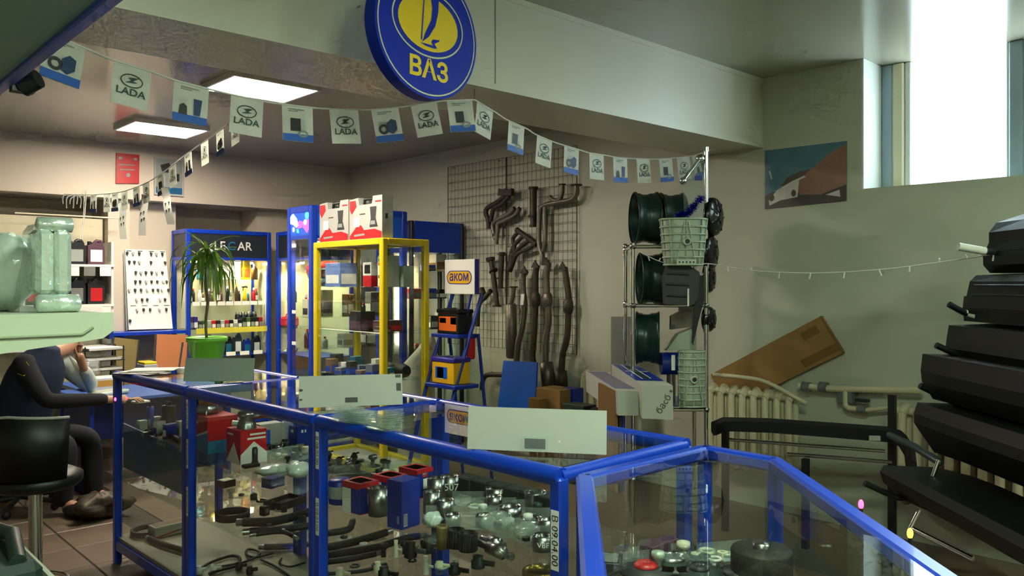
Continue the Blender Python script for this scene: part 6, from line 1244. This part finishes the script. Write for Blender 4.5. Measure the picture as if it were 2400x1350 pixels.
for y, xs, k in rows:
    for i, x in enumerate(xs):
        p = at(x, y, .002); dk = ('black', 'dark_grey', 'light_grey')[(i * 7 + int(y * 100)) % 3]
        c_o = MB().tube([p, p + nn * .014 - UP * .004, p + nn * .016 - UP * .026], [.010, .013, .007], 8).build('clip', dk, t)
patch([(.2, .78), (.22, .78), (.22, .79), (.2, .79)], 'dark_grey')
# low blue shelf strip and boards behind the desk
t = thing('wall_shelf', 'narrow blue wall shelf under the sample board', 'shelf', PV(350, 780, 8.3)); a, b = PV(262, 783, 8.30), PV(440, 773, 8.30); MB().bx(a.x, b.x - .02, 8.28, 8.60, a.z - .02, a.z + .01).build('board', 'blue', t)
for u in (a.x + .1, b.x - .2): MB().bx(u, u + .02, 8.30, 8.60, a.z - .18, a.z - .02).build('bracket', 'blue', t)
def lean_board(c4, label, mt, fr):
    t, at, patch, nn = board('framed_board', label, 'board', c4, .02, mt); 
    for x0, x1 in ((-.02, .04), (.94, 1.0)): q = MB(); q.add([at(x0, 0, .006), at(x1, 0, .006), at(x1, 1, .006), at(x0, 1, .006)], [(0, 1, 2, 3)]); q.build('edge', fr, t)
    return t, at, patch
lean_board([PV(266, 790, 7.6), PV(327, 797, 7.6), PV(316, 905, 7.5), PV(256, 900, 7.5)], 'olive brown framed board leaning behind the desk', 'brown_board', 'black')
t, at, patch = lean_board([PV(364, 783, 7.9), PV(444, 785, 7.9), PV(438, 905, 7.8), PV(358, 905, 7.8)], 'orange brown framed board left of the flowerpot', 'orange_board', 'dark_grey')
patch([(.78, .15), (.84, .15), (.76, .7), (.70, .7)], 'dark_grey')
# back counter that carries them
t = thing('back_bench', 'low blue bench behind the desk carrying leaning boards', 'bench', (2.55, 7.95, 0)); zb = PV(300, 905, 7.5).z
MB().bx(2.0, 3.15, 7.42, 8.25, zb - .04, zb - .005).build('top', 'desk_blue', t)
for u in (2.02, 3.10):
    for v in (7.45, 8.2): MB().bx(u, u + .04, v, v + .04, 0, zb - .04).build('leg', 'blue', t)
pack(PV(345, 905, 7.7) + V((0, 0, -.005 + zb - PV(345, 905, 7.7).z)), .12, .2, .17, 'grey box with yellow lid between the two leaning boards', 'light_grey', None, top='yellow')
MB().bx(-.055, .055, -.09, .09, .171, .195, ch=.006).build('lid', 'yellow', bpy.data.objects[[o.name for o in bpy.data.objects if o.get('label', '').startswith('grey box with yellow lid')][0]], False)
# ------------------------------------------------------------------ desk with clutter
DZ = .73
t = thing('office_desk', 'blue topped office desk at the far end of the counters', 'desk', (2.3, 6.95, 0))
MB().bx(1.78, 2.95, 6.55, 7.35, DZ - .03, DZ, ch=.005).build('desk_top', 'desk_blue', t)
for u in (1.82, 2.88): MB().bx(u, u + .03, 6.6, 7.3, 0, DZ - .03).build('side_panel', 'blue_dark', t)
MB().bx(1.85, 2.88, 7.25, 7.27, .3, DZ - .03).build('modesty_panel', 'blue_dark', t)
t = thing('document_tray', 'stacked document trays with white papers on the desk', 'tray', PH(225, 905, DZ))
o0 = PH(240, 905, DZ)
for i in range(4): MB().box((o0.x, o0.y + .05, DZ + .05 + i * .085), (.32, .24, .006)).build('shelf', 'black', t); MB().box((o0.x, o0.y + .05, DZ + .062 + i * .085), (.29, .21, .018), .06 * i).build('paper_pile', 'paper', t)
for sx in (-.15, .15):
    for sy in (-.11, .11): MB().cyl((o0.x + sx, o0.y + .05 + sy, DZ), (o0.x + sx, o0.y + .05 + sy, DZ + .34), .006, n=6).build('rod', 'dark_grey', t)
t = bag(236, 906, (.10, .10, .075), 'crumpled clear plastic bag on the desk', DZ, 'film', 31); t.location += V((-.12, -.05, .10))
t = thing('open_carton', 'small orange and white carton under the crumpled bag on the desk', 'carton', PH(236, 912, DZ)); MB().bx(-.14, .14, -.1, .1, 0, .10, ch=.004).build('box', 'white', t, False); MB().bx(-.141, .141, -.101, -.0995, .03, .08).build('print', 'orange_pale', t, False) if dm('orange_pale', '#d39a3a', .6) is None else None
MB().bx(-.1415, -.1400, -.1, .1, .03, .08).build('print', 'orange_pale', t, False)
t = thing('wrapped_pack', 'flat film-wrapped pack lying on the desk', 'pack', PH(255, 925, DZ)); MB().box((0, 0, .018), (.26, .16, .034), .4, ch=.01).build('pack', 'poly_bag', t, False)
t = thing('note_paper', 'small white notes by the hand on the desk', 'papers', PH(336, 945, DZ)); MB().box((.0, .06, .006), (.10, .08, .012), .3).build('pad', 'paper', t, False)
# ------------------------------------------------------------------ bar stool
sc0 = PZ(83, 1140, 3.6); zt = sc0.z
t = thing('bar_stool', 'black bar stool with curved back and chrome pole, front left', 'stool', (sc0.x, sc0.y, 0))
m0 = T((sc0.x, sc0.y, 0), rz0)
MB().lathe([(0, zt), (.17, zt), (.19, zt + .02), (.19, zt + .05), (.15, zt + .07), (0, zt + .07)], m0, 28).build('seat', 'black', t)
q = MB(); vs = []; n = 14
for i in range(n + 1):
    a = math.radians(200 + 140 * i / n)
    for (rr_, z) in ((.185, zt + .03), (.205, zt + .33 - .02 * abs(i - 7) / 7), (.185, zt + .335 - .02 * abs(i - 7) / 7), (.165, zt + .06)): vs.append(m0 @ V((rr_ * math.cos(a), rr_ * math.sin(a), z)))
q.add(vs, [(i * 4 + k, (i + 1) * 4 + k, (i + 1) * 4 + (k + 1) % 4, i * 4 + (k + 1) % 4) for i in range(n) for k in range(4)] + [(0, 1, 2, 3), tuple(n * 4 + k for k in (3, 2, 1, 0))], True); q.build('backrest', 'black', t)
MB().tube([m0 @ V((.198 * math.cos(math.radians(200 + 140 * i / n)), .198 * math.sin(math.radians(200 + 140 * i / n)), zt + .338 - .02 * abs(i - 7) / 7)) for i in range(n + 1)], .007, 6).build('piping', 'light_grey', t)
MB().cyl((sc0.x, sc0.y, .03), (sc0.x, sc0.y, zt), .028).build('pole', 'chrome', t); MB().lathe([(0, .0), (.22, 0), (.22, .012), (.06, .03), (.03, .05)], m0, 30).build('base', 'chrome', t)
MB().tube([m0 @ V((.15 * math.cos(a), .15 * math.sin(a) - .04, .28)) for a in [2 * math.pi * i / 20 for i in range(20)]], .01, 8, closed=True).build('foot_ring', 'chrome', t)
for (c, r, sd_, mt_, lab, nm) in ((PH(232, 1214, 0), (.17, .12, .09), 41, 'exhaust_dark', 'brown stuffed bag on the floor by the far counter', 'floor_bag'), (PH(30, 1160, 0), (.2, .16, .12), 42, 'exhaust_dark', 'dark bundle on the floor behind the stool', 'floor_bundle')):
    o = MB().blob((c.x, c.y, r[2] * .95), r, sd_, 20, 12, .35).build(nm, mt_); tag(o, lab, 'bag')
# ------------------------------------------------------------------ seated person
def skin(name, chains, mt, parent, sub=2):
    me = bpy.data.meshes.new(name); vs = []; es = []; rs = []; roots = []; idx = {}
    for ch_ in chains:
        prev = None
        for k, p in enumerate(ch_):
            if isinstance(p, str): cur = idx[p]
            else:
                cur = len(vs); vs.append(tuple(ROOT[parent.name].inverted() @ V(p[0]))); rs.append(p[1] if isinstance(p[1], tuple) else (p[1], p[1]))
                if len(p) > 2: idx[p[2]] = cur
                if prev is None: roots.append(cur)
            if prev is not None: es.append((prev, cur))
            prev = cur
    me.from_pydata(vs, es, []); o = bpy.data.objects.new(name, me); COL.objects.link(o); o.parent = parent; ROOT[o.name] = ROOT[parent.name]
    md = o.modifiers.new('Skin', 'SKIN'); md.use_smooth_shade = True
    for i, r in enumerate(rs): me.skin_vertices[0].data[i].radius = r
    for i in roots: me.skin_vertices[0].data[i].use_root = True
    s_ = o.modifiers.new('Subdivision', 'SUBSURF'); s_.levels = sub; s_.render_levels = sub
    me.materials.append(M[mt]); return o
pel = PZ(46, 1035, 5.75); pel.z = .52
t = thing('person', 'person in navy vest and pale shirt sitting at the desk, leaning on one hand', 'person', (pel.x, pel.y, 0))
F_ = (PH(310, 955, DZ) - pel); F_.z = 0; F_.normalize(); S_ = V((F_.y, -F_.x, 0))     # facing, right-hand side
def B(f, s, h): return V((pel.x, pel.y, 0)) + F_ * f + S_ * s + UP * h
nk, hd = B(.20, 0, 1.13), B(.34, 0, 1.30)
shR, shL = B(.14, .18, 1.06), B(.16, -.18, 1.06)
elR = B(.36, .24, .80); wrR = PH(268, 950, DZ) + UP * .045; haR = PH(300, 948, DZ) + UP * .04
elL = PH(218, 926, DZ) + UP * .03; wrL = PZ(196, 862, 6.05); haL = PZ(184, 828, 5.98)
face = PZ(168, 815, 5.98)
hd = V((face.x, face.y, max(face.z + .06, 1.20))) - F_ * .02; nk = B(.22, 0, 1.10)
hipR, hipL = B(0, .10, .50), B(0, -.10, .50); knR, knL = B(.44, .13, .50), B(.44, -.14, .50); anR, anL = B(.40, .13, .09), B(.46, -.14, .09)
body = skin('body', [[(B(0, 0, .52), .11, 'pel'), (B(.06, 0, .75), (.10, .08), 'mid'), (B(.14, 0, .98), (.11, .085), 'chest'), (nk, .055, 'neck'), (hd - UP * .06 + F_ * .01, .07, 'jaw'), (hd + UP * .03, .085, 'sk'), (hd + UP * .09, .06)],
    ['chest', (shR, .05), (elR, .04), (wrR, .028), (haR, (.042, .02))], ['chest', (shL, .05), (elL, .04), (wrL, .03), (haL, (.038, .024))], ['pel', (hipR, .09), (knR, .065), (anR, .045), (anR + F_ * .14 - UP * .04, .035)], ['pel', (hipL, .09), (knL, .065), (anL, .045), (anL + F_ * .14 - UP * .04, .035)],
    [(hd + F_ * .07 - UP * .01, .014), (hd + F_ * .11 - UP * .02, .012)], [(hd + S_ * .08 - UP * .01, .014), (hd + S_ * .095 + UP * .025, .012)], [(hd - S_ * .08 - UP * .01, .014), (hd - S_ * .095 + UP * .025, .012)]]
    + [[(haR + (haR - wrR).normalized() * .02 + S_ * ((k - 1.5) * .017), .0085), (haR + (haR - wrR).normalized() * (.065 - .006 * abs(k - 1.5)) + S_ * ((k - 1.5) * .021) + UP * .004, .008), (haR + (haR - wrR).normalized() * (.105 - .01 * abs(k - 1.2)) + S_ * ((k - 1.5) * .022) - UP * .022, .007)] for k in range(4)] + [[(wrR.lerp(haR, .5) - S_ * .03, .010), (haR - S_ * .055 + F_ * .02 - UP * .01, .009), (haR - S_ * .06 + F_ * .05 - UP * .02, .008)]]
    + [[(haL + F_ * (.012 * (k - 1.5)) + UP * .01, .0085), (haL + F_ * (.014 * (k - 1.5)) + UP * .055 - S_ * .01, .008), (haL + F_ * (.012 * (k - 1.5)) - F_ * .02 + UP * .07 + S_ * .015, .007)] for k in range(4)] + [[(wrL.lerp(haL, .6) + S_ * .02, .010), (haL + S_ * .035 + UP * .02, .009), (haL + S_ * .045 + UP * .045, .008)]], 'skin', t)
vest = skin('vest', [[(B(-.02, 0, .50), (.20, .17)), (B(.03, 0, .70), (.23, .18)), (B(.10, 0, .90), (.25, .18)), (B(.15, 0, 1.02), (.23, .16)), (B(.185, 0, 1.09), (.15, .12)), (B(.21, 0, 1.14), (.09, .085)), (B(.22, 0, 1.17), (.08, .08))]], 'navy_cloth', t)
skin('shirt_sleeve', [[(shL.lerp(B(.14, 0, 1.0), .5), .08), (shL, .085), (shL.lerp(elL, .5), .07), (elL + UP * .03, .066), (elL.lerp(wrL, .5), .055), (wrL, .042)]], 'shirt_cloth', t); slv = skin('shaded_sleeve', [[(shR.lerp(B(.14, 0, 1.0), .5), .08), (shR, .085), (shR.lerp(elR, .5), .068), (elR, .06), (elR.lerp(wrR, .55), .05), (elR.lerp(wrR, .92), .045)]], 'dark_cloth', t)  # right sleeve in dark cloth: the arm's shadow is put into its colour
skin('trousers', [[(B(0, 0, .53), .155, 'p'), (hipR, .115), (knR, .085), (anR + UP * .03, .07), (anR - UP * .03, .068)], ['p', (hipL, .115), (knL, .085), (anL + UP * .03, .07), (anL - UP * .03, .068)]], 'dark_cloth', t)
MB().ball(hd + UP * .045 - F_ * .025, (.092, .092, .085), 16, 10).build('hair', 'hair', t)
for s_ in (-1, 1): MB().ball(hd + F_ * .088 + S_ * (.032 * s_) + UP * .012, (.012, .012, .008), 8, 6).build('eye', 'dark_grey', t)
MB().ball(hd + F_ * .088 - UP * .055, (.02, .02, .006), 8, 6).build('mouth', 'red_lip', t) if dm('red_lip', '#8a4a3c', .5) is None else None
for s_ in (-1, 1): an = anR if s_ > 0 else anL; MB().blob(an + F_ * .07 - UP * .045, (.13, .055, .045) if abs(F_.x) > abs(F_.y) else (.055, .13, .045), 3, 14, 8, .02).build('shoe', 'black', t)
bpy.context.view_layer.update(); dg_ = bpy.context.evaluated_depsgraph_get(); ev_ = slv.evaluated_get(dg_); mi_ = slv.matrix_world.inverted()
o_ = mi_ @ V((0, 0, EYE)); hit_ = [ev_.ray_cast(o_, (mi_ @ PZ(x, y, 5.0) - o_).normalized()) for x, y in ((42, 876), (62, 848), (68, 856), (58, 882))]
if all(h[0] for h in hit_): MB().add([slv.matrix_world @ (h[1] + h[2] * .003) for h in hit_], [(0, 1, 2, 3)]).build('emblem', 'sign_yellow', t)
t = thing('office_chair', 'dark office chair under the seated person', 'chair', (pel.x, pel.y, 0)); m0 = T((pel.x, pel.y, 0), math.atan2(F_.y, F_.x))
MB().box((.03, 0, .36), (.46, .46, .08), m=m0, ch=.03).build('seat', 'dark_cloth', t); MB().cyl(m0 @ V((0, 0, .08)), m0 @ V((0, 0, .33)), .025).build('column', 'dark_grey', t); MB().box((-.27, 0, .62), (.05, .40, .42), m=m0, ch=.02).build('backrest', 'dark_cloth', t); MB().tube([m0 @ V((-.1, 0, .33)), m0 @ V((-.27, 0, .34)), m0 @ V((-.28, 0, .5))], .018, 8).build('back_bar', 'dark_grey', t)
for k in range(5): a = 2 * math.pi * k / 5; lg = MB().tube([m0 @ V((0, 0, .09)), m0 @ V((.26 * math.cos(a), .26 * math.sin(a), .065))], .018, 8).build('leg', 'dark_grey', t); MB().ball(m0 @ V((.26 * math.cos(a), .26 * math.sin(a), .028)), .028).build('castor', 'black', lg)
